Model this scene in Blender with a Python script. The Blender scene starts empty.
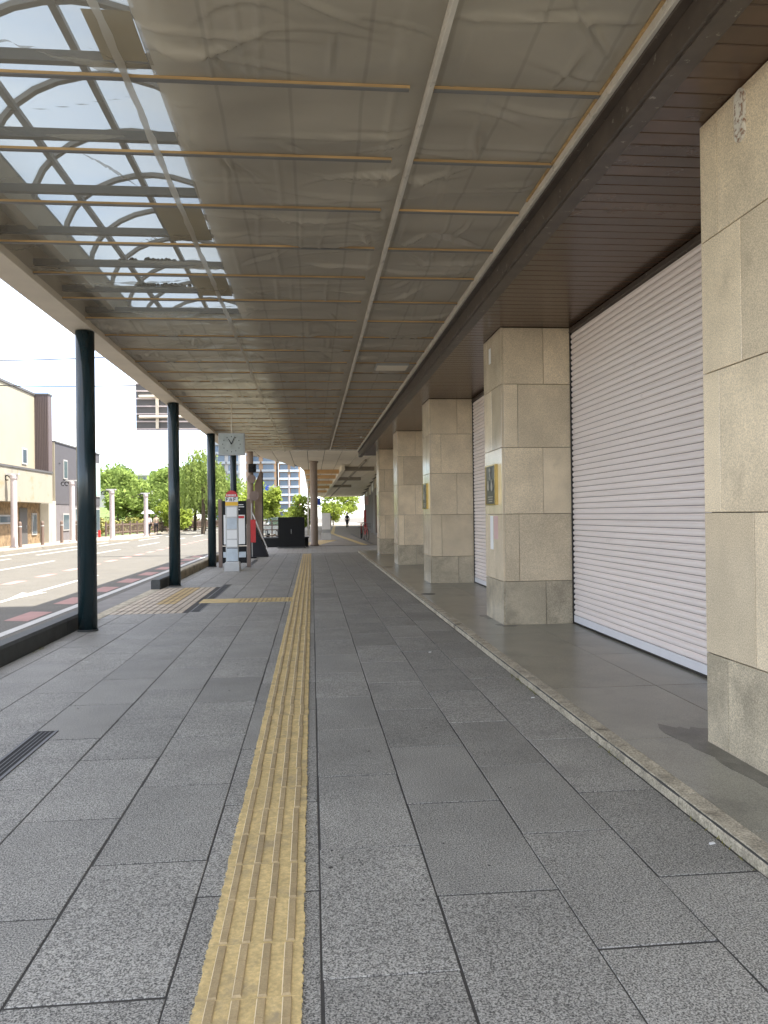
import bpy, math, random
import numpy as np
from mathutils import Vector, Matrix, noise as mnoise
random.seed(7); rng = np.random.default_rng(7)
R = math.radians
sc = bpy.context.scene
COL = sc.collection

# ------------------------------------------------------------------ camera
CAM_F = 770.0
psi, pit, rol = R(5.342), R(0.21), R(0.7)
fw = Vector((math.sin(psi)*math.cos(pit), math.cos(psi)*math.cos(pit), math.sin(pit)))
r0 = Vector((math.cos(psi), -math.sin(psi), 0)); u0 = r0.cross(fw)
rr = r0*math.cos(rol) - u0*math.sin(rol); uu = u0*math.cos(rol) + r0*math.sin(rol)
cam = bpy.data.cameras.new('camera'); co = bpy.data.objects.new('camera', cam); COL.objects.link(co)
co.matrix_world = Matrix(((rr.x, uu.x, -fw.x, 0), (rr.y, uu.y, -fw.y, 0), (rr.z, uu.z, -fw.z, 1.45), (0, 0, 0, 1)))
cam.sensor_fit = 'VERTICAL'; cam.sensor_height = 32.0; cam.lens = CAM_F/1024*32.0
cam.clip_start = 0.05; cam.clip_end = 3000
sc.camera = co

# ------------------------------------------------------------------ sky and sun
SUN = Vector((0.44, -0.10, 1.0)).normalized()            # towards the sun
elev = math.asin(SUN.z); azim = math.atan2(SUN.x, SUN.y)
w = bpy.data.worlds.new('World'); sc.world = w; w.use_nodes = True
nt = w.node_tree; nt.nodes.clear()
wo = nt.nodes.new('ShaderNodeOutputWorld'); bg = nt.nodes.new('ShaderNodeBackground')
sky = nt.nodes.new('ShaderNodeTexSky'); sky.sky_type = 'NISHITA'; sky.sun_disc = False
sky.sun_elevation = elev; sky.sun_rotation = azim; sky.air_density = 0.6; sky.dust_density = 0.7; sky.ozone_density = 1.2
tc = nt.nodes.new('ShaderNodeTexCoord'); mp = nt.nodes.new('ShaderNodeMapping'); mp.inputs['Scale'].default_value = (1.6, 1.6, 9.0)
mp.inputs['Rotation'].default_value = (0.15, 0.1, 0.4)
nz = nt.nodes.new('ShaderNodeTexNoise'); nz.inputs['Scale'].default_value = 2.2; nz.inputs['Detail'].default_value = 7; nz.inputs['Roughness'].default_value = .58
cr = nt.nodes.new('ShaderNodeValToRGB'); cr.color_ramp.elements[0].position = .30; cr.color_ramp.elements[1].position = .64
cr.color_ramp.elements[1].color = (.82, .82, .82, 1)
mx = nt.nodes.new('ShaderNodeMixRGB'); mx.inputs[2].default_value = (3.3, 3.05, 2.65, 1)
L = nt.links.new
L(tc.outputs['Generated'], mp.inputs[0]); L(mp.outputs[0], nz.inputs['Vector']); L(nz.outputs[0], cr.inputs[0])
L(cr.outputs[0], mx.inputs[0]); L(sky.outputs[0], mx.inputs[1]); L(mx.outputs[0], bg.inputs[0]); L(bg.outputs[0], wo.inputs[0])
bg.inputs[1].default_value = 0.15
sl = bpy.data.lights.new('sun', 'SUN'); sl.energy = 2.4; sl.angle = R(.53); sl.color = (1, .95, .87)
so = bpy.data.objects.new('sun', sl); COL.objects.link(so); so.rotation_euler = SUN.to_track_quat('Z', 'Y').to_euler(); so.location = (10, -5, 40)
vs = sc.view_settings; vs.view_transform = 'Standard'; vs.look = 'None'; vs.exposure = 2.64; vs.gamma = 1; vs.use_curve_mapping = False
sc.cycles.max_bounces = 9; sc.cycles.diffuse_bounces = 6; sc.cycles.transparent_max_bounces = 12

# ------------------------------------------------------------------ materials
MATS = {}
def M(name, col, rough=.6, metal=0., var=0., vs_=4., speck=0., ss=180., bump=0., bs=60., rnd=0., spec=.5, stain=None, stretch=None, hue=0.):
    m = bpy.data.materials.new(name); m.use_nodes = True; n = m.node_tree; MATS[name] = m
    b = n.nodes['Principled BSDF']; l = n.links.new
    b.inputs['Roughness'].default_value = rough; b.inputs['Metallic'].default_value = metal
    b.inputs['Specular IOR Level'].default_value = spec
    t = n.nodes.new('ShaderNodeTexCoord'); oi = n.nodes.new('ShaderNodeObjectInfo')
    off = n.nodes.new('ShaderNodeVectorMath'); off.operation = 'ADD'
    ml = n.nodes.new('ShaderNodeMath'); ml.operation = 'MULTIPLY'; ml.inputs[1].default_value = 63.
    l(oi.outputs['Random'], ml.inputs[0]); l(t.outputs['Object'], off.inputs[0]); l(ml.outputs[0], off.inputs[1])
    vec = off.outputs[0]
    if stretch:
        mpp = n.nodes.new('ShaderNodeMapping'); mpp.inputs['Scale'].default_value = stretch; l(vec, mpp.inputs[0]); vec = mpp.outputs[0]
    fac = None
    def nse(scale, detail, amt, rough_=.55, lo=.3, hi=.7):
        x = n.nodes.new('ShaderNodeTexNoise'); x.inputs['Scale'].default_value = scale; x.inputs['Detail'].default_value = detail; x.inputs['Roughness'].default_value = rough_
        l(vec, x.inputs['Vector'])
        r = n.nodes.new('ShaderNodeMapRange'); r.inputs[1].default_value = lo; r.inputs[2].default_value = hi; r.inputs[3].default_value = 1-amt; r.inputs[4].default_value = 1+amt
        l(x.outputs[0], r.inputs[0]); return x, r.outputs[0]
    fs = []
    if var: fs.append(nse(vs_, 5, var)[1])
    if speck: fs.append(nse(ss, 2, speck, .7, .37, .63)[1])
    if rnd:
        r = n.nodes.new('ShaderNodeMapRange'); r.inputs[3].default_value = 1-rnd; r.inputs[4].default_value = 1+rnd; l(oi.outputs['Random'], r.inputs[0]); fs.append(r.outputs[0])
    for f in fs:
        if fac is None: fac = f
        else:
            q = n.nodes.new('ShaderNodeMath'); q.operation = 'MULTIPLY'; l(fac, q.inputs[0]); l(f, q.inputs[1]); fac = q.outputs[0]
    cout = None
    if fac is not None:
        q = n.nodes.new('ShaderNodeVectorMath'); q.operation = 'SCALE'; q.inputs[0].default_value = col; l(fac, q.inputs['Scale']); cout = q.outputs[0]
    if stain:
        ssc, lo, hi, scol, amt = stain
        x = n.nodes.new('ShaderNodeTexNoise'); x.inputs['Scale'].default_value = ssc; x.inputs['Detail'].default_value = 6; x.inputs['Roughness'].default_value = .65; l(off.outputs[0], x.inputs['Vector'])
        r = n.nodes.new('ShaderNodeMapRange'); r.inputs[1].default_value = lo; r.inputs[2].default_value = hi; r.inputs[4].default_value = amt; l(x.outputs[0], r.inputs[0])
        k = n.nodes.new('ShaderNodeMixRGB'); l(r.outputs[0], k.inputs[0])
        if cout is None: k.inputs[1].default_value = (*col, 1)
        else: l(cout, k.inputs[1])
        k.inputs[2].default_value = (*scol, 1); cout = k.outputs[0]
    if cout is None: b.inputs['Base Color'].default_value = (*col, 1)
    else: l(cout, b.inputs['Base Color'])
    if bump:
        x, _ = nse(bs, 4, .1); bp = n.nodes.new('ShaderNodeBump'); bp.inputs['Strength'].default_value = bump; bp.inputs['Distance'].default_value = .01
        l(x.outputs[0], bp.inputs['Height']); l(bp.outputs[0], b.inputs['Normal'])
    return m
def thin(name, col, transp, transl, tint=(1, 1, 1), rough=.8, var=.0, vs_=2., gloss=0., wrinkle=0., seams=0.):
    m = bpy.data.materials.new(name); m.use_nodes = True; n = m.node_tree; l = n.links.new; n.nodes.clear(); MATS[name] = m
    o = n.nodes.new('ShaderNodeOutputMaterial'); d = n.nodes.new('ShaderNodeBsdfDiffuse'); t = n.nodes.new('ShaderNodeBsdfTranslucent')
    p = n.nodes.new('ShaderNodeBsdfTransparent'); p.inputs[0].default_value = (*tint, 1)
    a = n.nodes.new('ShaderNodeMixShader'); a.inputs[0].default_value = transl; c = n.nodes.new('ShaderNodeMixShader'); c.inputs[0].default_value = transp
    l(d.outputs[0], a.inputs[1]); l(t.outputs[0], a.inputs[2]); l(p.outputs[0], c.inputs[2]); l(c.outputs[0], o.inputs[0])
    bodies = [d, t]; last = a
    if gloss:
        gl = n.nodes.new('ShaderNodeBsdfGlossy'); gl.inputs['Roughness'].default_value = .38; gx = n.nodes.new('ShaderNodeMixShader'); gx.inputs[0].default_value = gloss
        l(a.outputs[0], gx.inputs[1]); l(gl.outputs[0], gx.inputs[2]); last = gx; bodies.append(gl)
    l(last.outputs[0], c.inputs[1])
    for s in (d, t): s.inputs[0].default_value = (*col, 1)
    tcn = n.nodes.new('ShaderNodeTexCoord')
    if var:
        x = n.nodes.new('ShaderNodeTexNoise'); x.inputs['Scale'].default_value = vs_; x.inputs['Detail'].default_value = 6
        l(tcn.outputs['Object'], x.inputs['Vector'])
        r = n.nodes.new('ShaderNodeMapRange'); r.inputs[1].default_value = .3; r.inputs[2].default_value = .7; r.inputs[3].default_value = 1-var; r.inputs[4].default_value = 1+var; l(x.outputs[0], r.inputs[0])
        q = n.nodes.new('ShaderNodeVectorMath'); q.operation = 'SCALE'; q.inputs[0].default_value = col; l(r.outputs[0], q.inputs['Scale'])
        for s in (d, t): l(q.outputs[0], s.inputs[0])
    if seams:
        sx = n.nodes.new('ShaderNodeSeparateXYZ'); l(tcn.outputs['Object'], sx.inputs[0]); jn = n.nodes.new('ShaderNodeTexNoise'); jn.inputs['Scale'].default_value = .7; l(tcn.outputs['Object'], jn.inputs['Vector'])
        a1 = n.nodes.new('ShaderNodeMath'); a1.operation = 'MULTIPLY_ADD'; a1.inputs[1].default_value = .05; l(jn.outputs[0], a1.inputs[0]); l(sx.outputs['X'], a1.inputs[2])
        a2 = n.nodes.new('ShaderNodeMath'); a2.operation = 'PINGPONG'; a2.inputs[1].default_value = seams/2; l(a1.outputs[0], a2.inputs[0])
        a3 = n.nodes.new('ShaderNodeMapRange'); a3.inputs[1].default_value = .006; a3.inputs[2].default_value = .016; a3.inputs[3].default_value = .84; a3.inputs[4].default_value = 1.0; l(a2.outputs[0], a3.inputs[0])
        a4 = n.nodes.new('ShaderNodeVectorMath'); a4.operation = 'SCALE'; l(q.outputs[0], a4.inputs[0]); l(a3.outputs[0], a4.inputs['Scale'])
        for s in (d, t): l(a4.outputs[0], s.inputs[0])
    if wrinkle:
        x = n.nodes.new('ShaderNodeTexNoise'); x.noise_type = 'RIDGED_MULTIFRACTAL'; x.inputs['Scale'].default_value = 1.7; x.inputs['Detail'].default_value = 5; x.inputs['Distortion'].default_value = .8
        mp_ = n.nodes.new('ShaderNodeMapping'); mp_.inputs['Scale'].default_value = (.8, 1.9, 1); l(tcn.outputs['Object'], mp_.inputs[0]); l(mp_.outputs[0], x.inputs['Vector'])
        bp = n.nodes.new('ShaderNodeBump'); bp.inputs['Strength'].default_value = wrinkle; bp.inputs['Distance'].default_value = .03; l(x.outputs[0], bp.inputs['Height'])
        for s in bodies: l(bp.outputs[0], s.inputs['Normal'])
    return m

M('granite', (.262, .254, .226), .66, var=.12, vs_=2.2, speck=.80, ss=160, bump=.12, bs=120, rnd=.11, stain=(1.6, .58, .75, (.155, .15, .135), .45))
M('mortar', (.055, .052, .046), .9, var=.2, vs_=9)
M('arcade_stone', (.245, .235, .19), .28, var=.16, vs_=2.5, speck=.42, ss=170, bump=.06, bs=120, rnd=.06, stain=(1.3, .55, .72, (.05, .048, .043), .6))
M('kerb_dark', (.055, .058, .055), .7, var=.25, vs_=4, speck=.2, ss=90, bump=.3, bs=50)  # near kerb's shade, with its staining, put into a darker colour
M('kerb_concrete', (.40, .355, .265), .9, var=.3, vs_=7, speck=.3, ss=90, bump=.6, bs=40, rnd=.08, stain=(6, .55, .7, (.12, .10, .07), .8))
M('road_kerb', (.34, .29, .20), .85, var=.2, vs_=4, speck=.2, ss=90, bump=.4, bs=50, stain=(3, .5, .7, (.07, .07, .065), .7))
M('pillar_granite', (.73, .61, .43), .17, var=.13, vs_=2.6, speck=.22, ss=140, bump=.03, bs=90, rnd=.17, stain=(2.2, .62, .8, (.40, .33, .23), .6))
M('pillar_base_granite', (.50, .43, .31), .3, var=.18, vs_=3, speck=.34, ss=140, bump=.05, bs=90, rnd=.06, stain=(3.2, .48, .68, (.19, .165, .12), .6))
M('pillar_joint', (.10, .085, .06), .9)
M('shutter_paint', (.88, .785, .73), .42, var=.04, vs_=2, stretch=(1, .25, 1), stain=(2.8, .66, .8, (.42, .36, .32), .35), rnd=.02)
M('shutter_gap', (.14, .115, .105), .8)
M('shutter_bar', (.78, .76, .77), .4, var=.03)
M('dark_rail', (.022, .019, .017), .5)
M('soffit_brown', (.082, .047, .028), .24, var=.18, vs_=3, rnd=.16, bump=.02, bs=30, stain=(5, .66, .72, (.085, .065, .05), .5))
M('soffit_gap', (.008, .006, .005), .9)
M('soffit_beam', (.075, .058, .045), .45, var=.25, vs_=6, stain=(14, .63, .68, (.32, .29, .25), .75))
M('trim_silver', (.66, .62, .54), .42, .25, var=.12, vs_=5, stain=(8, .6, .7, (.2, .17, .13), .5))
M('edge_beam', (.74, .66, .53), .6, var=.07, vs_=2, stain=(2, .6, .75, (.38, .31, .22), .35))
M('wood_batten', (.50, .33, .15), .7, var=.25, vs_=14, stretch=(.15, 1, 1), rnd=.22)
M('batten_steel', (.20, .195, .185), .5, .3, var=.1)
M('purlin_grey', (.13, .125, .115), .6, var=.1)
M('roof_deck', (.40, .35, .27), .8, var=.14, vs_=1.5)
M('vault_rib', (.27, .24, .20), .5, var=.08)
M('pole_green', (.012, .026, .030), .22, var=.12, vs_=4, stain=(12, .7, .76, (.11, .04, .02), .6))
M('tactile_yellow', (.60, .455, .205), .75, var=.16, vs_=9, speck=.14, ss=60, bump=.4, bs=26, rnd=.05, stain=(7, .52, .7, (.33, .265, .16), .85))
M('tactile_bar', (.385, .29, .15), .6, var=.12, vs_=12, speck=.1, ss=120, bump=.2, bs=60, rnd=.10)
M('tactile_bar_lit_side', (.68, .56, .36), .6, var=.1)  # highlight put into the colour of the bars' left sides
M('tan_tile', (.50, .42, .32), .75, var=.15, vs_=5, speck=.2, ss=60)
M('tan_tile_yellow', (.50, .36, .16), .75, var=.15, vs_=5)
M('asphalt', (.108, .100, .083), .85, var=.09, vs_=1.2, speck=.3, ss=60, bump=.3, bs=70, stain=(.25, .5, .75, (.085, .08, .07), .5))
M('gutter', (.20, .19, .175), .85, var=.15, vs_=3)
M('road_white', (.45, .44, .41), .7, var=.1, vs_=4, stain=(9, .62, .72, (.35, .33, .3), .5))
M('road_red', (.34, .19, .165), .8, var=.12, vs_=3, stain=(6, .58, .72, (.22, .18, .16), .5))
M('terrain', (.17, .16, .13), .95, var=.15, vs_=.2)
M('far_paving', (.27, .24, .195), .85, var=.12, vs_=1, speck=.1, ss=20)
M('grass', (.10, .14, .035), .9, var=.3, vs_=2)
M('drain_steel', (.10, .10, .098), .5, .4, var=.15)
M('black_void', (.006, .006, .006), .8)
M('black_paint', (.009, .0095, .010), .5, var=.1, spec=.25)
M('white_paint', (.74, .74, .72), .5, var=.04)
M('paper', (.80, .80, .77), .7)
M('paper_blue', (.50, .56, .60), .7, var=.08, vs_=9)
M('pink_notice', (.62, .42, .38), .7)
M('red_paint', (.55, .035, .035), .45, var=.06)
M('sign_yellow', (.80, .48, .04), .5)
M('grey_metal', (.36, .37, .36), .4, .5, var=.08)
M('light_grey', (.52, .52, .50), .6, var=.08)
M('clock_face', (.40, .43, .40), .35, var=.12, vs_=6, stain=(9, .55, .7, (.26, .26, .2), .5))
M('brown_steel', (.19, .135, .105), .5, var=.12, rnd=.05)
M('brown_post', (.30, .225, .175), .55, var=.12)
M('gold', (.50, .36, .13), .25, .9, var=.1)
M('bronze_black', (.022, .022, .02), .35, .4)
M('relief_silver', (.45, .43, .38), .4, .6)
M('rust_plate', (.74, .70, .60), .5, var=.12, vs_=20, stain=(26, .5, .6, (.24, .11, .04), .9))
M('lamp_cream', (.62, .56, .44), .4)
M('cream_wall', (.39, .345, .25), .85, var=.04, vs_=.6)
M('cream_band', (.33, .30, .235), .85, var=.05, vs_=.6, stain=(1.3, .56, .7, (.30, .20, .06), .55), stretch=(1, 1, .15))
M('pale_wall', (.42, .39, .32), .85, var=.04)
M('dark_trim', (.10, .095, .09), .6)
M('corrugated_brown', (.12, .09, .085), .6, var=.05, rnd=.05)
M('grey_wall', (.085, .08, .085), .75, var=.05)
M('grey_block', (.17, .155, .155), .85, var=.08, vs_=2)
M('stone_brick', (.26, .18, .10), .9, var=.45, vs_=5)
M('teal_glass', (.26, .40, .38), .12)
M('window_glass', (.09, .12, .14), .06)
M('pink_post', (.50, .44, .43), .7, var=.05)
M('fence_brown', (.17, .12, .095), .7, rnd=.08)
M('leaf_a', (.085, .135, .022), .55, rnd=.1, var=.35, vs_=.6)
M('leaf_b', (.055, .098, .020), .55, var=.35, vs_=.6)
M('leaf_c', (.15, .20, .025), .5, var=.25, vs_=.6)
M('leaf_d', (.20, .19, .04), .55, var=.25, vs_=.8)
M('bark', (.10, .075, .05), .9, var=.3)
M('far_white', (.38, .37, .35), .8)
M('tower_tan', (.34, .22, .13), .8, var=.03)
M('tower_glass', (.10, .14, .19), .15)
M('balcony_white', (.24, .27, .29), .6)
M('panel_cream', (.76, .70, .58), .7, var=.04, rnd=.05)
M('panel_gap', (.14, .12, .09), .9)
M('panel_orange', (.62, .40, .20), .6, var=.08)
M('arcade_beam', (.30, .27, .22), .7)
M('round_column', (.34, .27, .22), .45, var=.08)
M('tile_block', (.36, .345, .32), .7, var=.12, vs_=3, rnd=.1)
M('shop_glass', (.12, .13, .12), .1)
M('skin', (.50, .33, .24), .6)
M('cloth_dark', (.02, .02, .024), .85)
M('cloth_white', (.7, .7, .7), .8)
M('cloth_blue', (.06, .09, .16), .85)
M('cloth_tan', (.35, .28, .2), .85)
M('hair', (.012, .009, .007), .5)
M('tyre', (.012, .012, .012), .7)
M('car_silver', (.45, .50, .55), .25, .5)
M('car_white', (.72, .73, .74), .25)
M('cable', (.02, .02, .02), .6)
M('blue_sign', (.03, .08, .42), .4)
M('debris', (.03, .027, .02), .9)
thin('net', (.56, .51, .415), .24, .30, (.95, .95, .93), var=.14, vs_=1.1, gloss=.10, wrinkle=.28, seams=.43)
thin('net_fine', (.50, .45, .36), .66, .4, (.97, .97, .96), var=.1, vs_=1.5)
thin('net_double', (.52, .45, .33), .10, .45, (.9, .9, .86), var=.14, vs_=.9)
thin('poly_pane', (.46, .53, .55), .10, .78, (.93, .97, 1.0))
thin('tape', (.62, .58, .50), .15, .5)
thin('willow_leaf', (.27, .34, .10), 0, .45, var=.3, vs_=.8)
thin('bright_leaf', (.32, .39, .08), 0, .5, var=.3, vs_=.8)
thin('park_leaf', (.235, .31, .085), 0, .35, var=.35, vs_=.5)
thin('dark_leaf', (.16, .225, .065), 0, .3, var=.35, vs_=.5)

# ------------------------------------------------------------------ mesh helpers
class MB:
    def __init__(s): s.v = []; s.f = []
    def add(s, vs, fs):
        o = len(s.v); s.v += [tuple(v) for v in vs]; s.f += [tuple(i+o for i in f) for f in fs]; return s
    def box(s, x0, x1, y0, y1, z0, z1):
        return s.add([(x0,y0,z0),(x1,y0,z0),(x1,y1,z0),(x0,y1,z0),(x0,y0,z1),(x1,y0,z1),(x1,y1,z1),(x0,y1,z1)],
              [(0,3,2,1),(4,5,6,7),(0,1,5,4),(1,2,6,5),(2,3,7,6),(3,0,4,7)])
    def slab(s, x0, x1, y0, y1, z0, z1, b=.006):      # box with chamfered top rim
        c = [(x0,y0),(x1,y0),(x1,y1),(x0,y1)]; d = [(x0+b,y0+b),(x1-b,y0+b),(x1-b,y1-b),(x0+b,y1-b)]
        v = [(x,y,z0) for x,y in c]+[(x,y,z1-b) for x,y in c]+[(x,y,z1) for x,y in d]
        f = [(3,2,1,0),(8,9,10,11)]
        for i in range(4):
            j = (i+1)%4; f += [(i,j,4+j,4+i),(4+i,4+j,8+j,8+i)]
        return s.add(v, f)
    def cyl(s, p0, p1, r0, r1=None, n=12, cap=True):
        r1 = r0 if r1 is None else r1; p0 = Vector(p0); p1 = Vector(p1); d = (p1-p0)
        q = d.normalized() if d.length > 0 else Vector((0,0,1))
        a = q.orthogonal().normalized(); b = q.cross(a); v = []
        for p, r in ((p0, r0), (p1, r1)):
            for i in range(n):
                t = 2*math.pi*i/n; v.append(p+a*math.cos(t)*r+b*math.sin(t)*r)
        f = [(i, (i+1)%n, n+(i+1)%n, n+i) for i in range(n)]
        if cap: f += [tuple(range(n-1,-1,-1)), tuple(range(n, 2*n))]
        return s.add(v, f)
    def tube(s, pts, r, n=8):
        for i in range(len(pts)-1): s.cyl(pts[i], pts[i+1], r, r, n, True)
        return s
    def lathe(s, prof, c=(0,0,0), n=20):              # profile [(r,z)]
        v = []; f = []
        for r, z in prof:
            for i in range(n):
                t = 2*math.pi*i/n; v.append((c[0]+r*math.cos(t), c[1]+r*math.sin(t), c[2]+z))
        for k in range(len(prof)-1):
            for i in range(n):
                j = (i+1)%n; f.append((k*n+i, k*n+j, (k+1)*n+j, (k+1)*n+i))
        f.append(tuple(range(n-1,-1,-1))); f.append(tuple((len(prof)-1)*n+i for i in range(n)))
        return s.add(v, f)
    def prism(s, poly, axis, a0, a1):                  # poly 2D, extruded along axis
        n = len(poly); v = []
        for a in (a0, a1):
            for p, q in poly:
                v.append({'x': (a,p,q), 'y': (p,a,q), 'z': (p,q,a)}[axis])
        f = [tuple(range(n)), tuple(range(2*n-1, n-1, -1))]
        f += [((i+1)%n, i, n+i, n+(i+1)%n) for i in range(n)]
        return s.add(v, f)
    def mesh(s, name, mat, off=(0,0,0), smooth=False):
        me = bpy.data.meshes.new(name)
        if any(off): s.v = [(x-off[0], y-off[1], z-off[2]) for x, y, z in s.v]
        me.from_pydata(s.v, [], s.f)
        bm_fix(me)
        me.materials.append(MATS[mat])
        if smooth: me.polygons.foreach_set('use_smooth', [True]*len(me.polygons))
        return me
    def build(s, name, mat, parent=None, off=None, smooth=False, kind=None):
        if off is None: off = tuple(parent['_org']) if (parent is not None and '_org' in parent) else (0,0,0)
        o = bpy.data.objects.new(name, s.mesh(name, mat, off, smooth)); COL.objects.link(o)
        if parent is not None:
            o.parent = parent; o['_org'] = off
        if kind: o['kind'] = kind
        return o
import bmesh
def bm_fix(me):
    if len(me.polygons) > 20000: return
    b = bmesh.new(); b.from_mesh(me); bmesh.ops.recalc_face_normals(b, faces=b.faces); b.to_mesh(me); b.free()
def inst(name, me, parent, loc):
    o = bpy.data.objects.new(name, me); COL.objects.link(o); o.parent = parent; o.location = loc; return o
def tag(o, label, cat, group=None):
    o['label'] = label; o['category'] = cat
    if group: o['group'] = group
    return o
def thing(name, label, cat, org=(0,0,0), group=None, rz=0, local=False):
    o = bpy.data.objects.new(name, None); COL.objects.link(o); o.location = org; o.rotation_euler = (0,0,rz); o.empty_display_size = .2
    o['_org'] = (0.,0.,0.) if local else tuple(float(a) for a in org)
    return tag(o, label, cat, group)
def struct(name, mb, mat, org=(0,0,0)):
    o = mb.build(name, mat, None, off=org); o.location = org; o['kind'] = 'structure'; o['_org'] = tuple(float(a) for a in org); return o
def B(*a): return MB().box(*a)

# ================================================================== THE SETTING
KERB_X = -3.07; Y_END = 29.6
RZ = -.13                                                 # road level
g = MB(); S = 900
g.add([(-S,-S,-.6),(S,-S,-.6),(S,S,-.6),(-S,S,-.6)], [(0,1,2,3)]); struct('ground', g, 'terrain')
road = MB(); road.prism([(-14.1,-60),(-3.25,-60),(-3.25,32),(60,32),(60,420),(-14.1,420)], 'z', -.55, RZ)
road = struct('road', road, 'asphalt')
def mark(name, x0, x1, y0, y1, mat, sk=0):
    m = MB(); z = RZ+.004
    m.add([(x0,y0,RZ-.01),(x1,y0+sk,RZ-.01),(x1,y1+sk,RZ-.01),(x0,y1,RZ-.01),(x0,y0,z),(x1,y0+sk,z),(x1,y1+sk,z),(x0,y1,z)], [(0,3,2,1),(4,5,6,7),(0,1,5,4),(1,2,6,5),(2,3,7,6),(3,0,4,7)])
    return m.build(name, mat, road)
mark('edge_line', -4.33, -4.18, -40, 33, 'road_white')
for i in range(12): mark('red_patch', -4.80, -4.40, 5.6+i*2.3, 6.75+i*2.3, 'road_red', -.12)
for i in range(20): mark('red_patch', -7.55, -7.28, 10.1+i*2.33, 11.2+i*2.33, 'road_red')
mark('lane_line', -6.02, -5.90, 8, 22, 'road_white')
mark('lane_line', -13.4, -13.22, -40, 160, 'road_white')
for i in range(14): mark('lane_dash', -12.1, -11.95, 5+i*10, 12+i*10, 'road_white')
for i in range(10): mark('lane_dash', -9.75, -9.62, 24+i*10, 30+i*10, 'road_white')
MB().prism([(-5.96,15.6),(-6.22,17.2),(-6.03,17.0),(-5.89,17.0),(-5.70,17.2)], 'z', RZ-.01, RZ+.0055).build('arrow_marking', 'road_white', road)
B(-4.0, -3.253, -40, 31.9, -.3, RZ+.006).build('gutter_strip', 'gutter', road)
# ---- near pavement
pv = MB(); pv.box(-3.25, 1.78, -12, 30.2, -.5, -.0028); pave = struct('pavement', pv, 'mortar')
XS = [-3.06, -2.84, -2.366, -1.89, -1.404, -.935, -.455, .015, .457, .93, 1.352, 1.77]
PL = .935; PHASE = [0, .47, 0, .47, 0, .42, 0.1, .455, 0, .52, .05]
slabm = {}
def slab_mesh(wd, ln, k):
    key = (round(wd,3), round(ln,3), k)
    if key not in slabm:
        rs = random.Random(hash(key) & 0xffff); j = lambda a=.0022: rs.uniform(-a, a)
        m = MB(); g_ = .0045; x0, x1, y0, y1 = -wd/2+g_+j(), wd/2-g_+j(), -ln/2+.0055+j(), ln/2-.0055+j(); b = .002
        c = [(x0+j(),y0+j()),(x1+j(),y0+j()),(x1+j(),y1+j()),(x0+j(),y1+j())]
        d = [(c[0][0]+b,c[0][1]+b),(c[1][0]-b,c[1][1]+b),(c[2][0]-b,c[2][1]-b),(c[3][0]+b,c[3][1]-b)]
        v = [(x,y,-.03) for x,y in c]+[(x,y,-.0018) for x,y in c]+[(x,y,j(.0005)) for x,y in d]
        f = [(8,9,10,11)]
        for i in range(4):
            q = (i+1)%4; f += [(i,q,4+q,4+i),(4+i,4+q,8+q,8+i)]
        m.add(v, f); slabm[key] = m.mesh('paving_slab', 'granite')
    return slabm[key]
TAN = (-3.06, -1.95, 11.9, 16.2)
DRAINS = [(-1.815, 2.4, 5.45), (-1.80, 12.0, 16.7), (-1.86, 22.5, 26.0)]
rest = MB()
def blocked(x0, x1, y0, y1):
    return x0 >= -3.1 and x1 <= -1.88 and y0 < 16.2 and y1 > 11.9
for c in range(len(XS)-1):
    x0, x1 = XS[c], XS[c+1]; y = 2.90+PHASE[c]-PL*16
    while y < 30.2:
        ya, yb = y, min(y+PL, 30.2); y += PL
        if yb-ya < .05 or yb < -12: continue
        segs = [(ya, yb)]
        if x0 >= -3.1 and x1 <= -1.88:                     # leave the tan tile field open
            out = []
            for a, b in segs:
                if b <= 11.9 or a >= 16.2: out.append((a, b))
                else:
                    if a < 11.9: out.append((a, 11.9))
                    if b > 16.2: out.append((16.2, b))
            segs = out
        for a, b in segs:
            if b-a < .04: continue
            cx, cy, ln = (x0+x1)/2, (a+b)/2, b-a
            if 1.2 < cy < 17.5 and abs(ln-PL) < .01:
                inst('paving_slab', slab_mesh(x1-x0, PL, random.randrange(3)), pave, (cx, cy, random.uniform(-.0006, .0010)))
            else: rest.slab(x0+.0045, x1-.0045, a+.0055, b-.0055, -.03, random.uniform(-.0005, .001), .002)
rest.build('far_paving_slabs', 'granite', pave, kind='stuff')
# tan tile field by the bus bay
tt = MB(); ty = MB(); y = 11.91
while y < 16.18:
    x = -3.055
    while x < -1.98:
        t_ = ty if (-2.72 < x < -2.36 and y > 12.9) else tt
        t_.slab(x, x+.092, y, y+.36, -.02, .001+random.uniform(0,.002), .004)
        x += .109
    y += .43
tt.build('tan_tiles', 'tan_tile', pave, kind='stuff'); ty.build('yellow_warning_tiles', 'tan_tile_yellow', pave, kind='stuff')
# slot drains
for dx, ya, yb in DRAINS:
    fr = MB(); fr.box(dx-.075, dx-.055, ya, yb, -.02, .0062); fr.box(dx+.055, dx+.075, ya, yb, -.02, .0062)
    fo = fr.build('drain_channel', 'drain_steel', pave)
    B(dx-.055, dx+.055, ya, yb, -.02, .0036).build('drain_slot', 'black_void', fo)
    for k in (-.028, 0, .028): B(dx+k-.003, dx+k+.003, ya+.02, yb-.02, -.01, .0052).build('grate_bar', 'drain_steel', fo)
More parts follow.
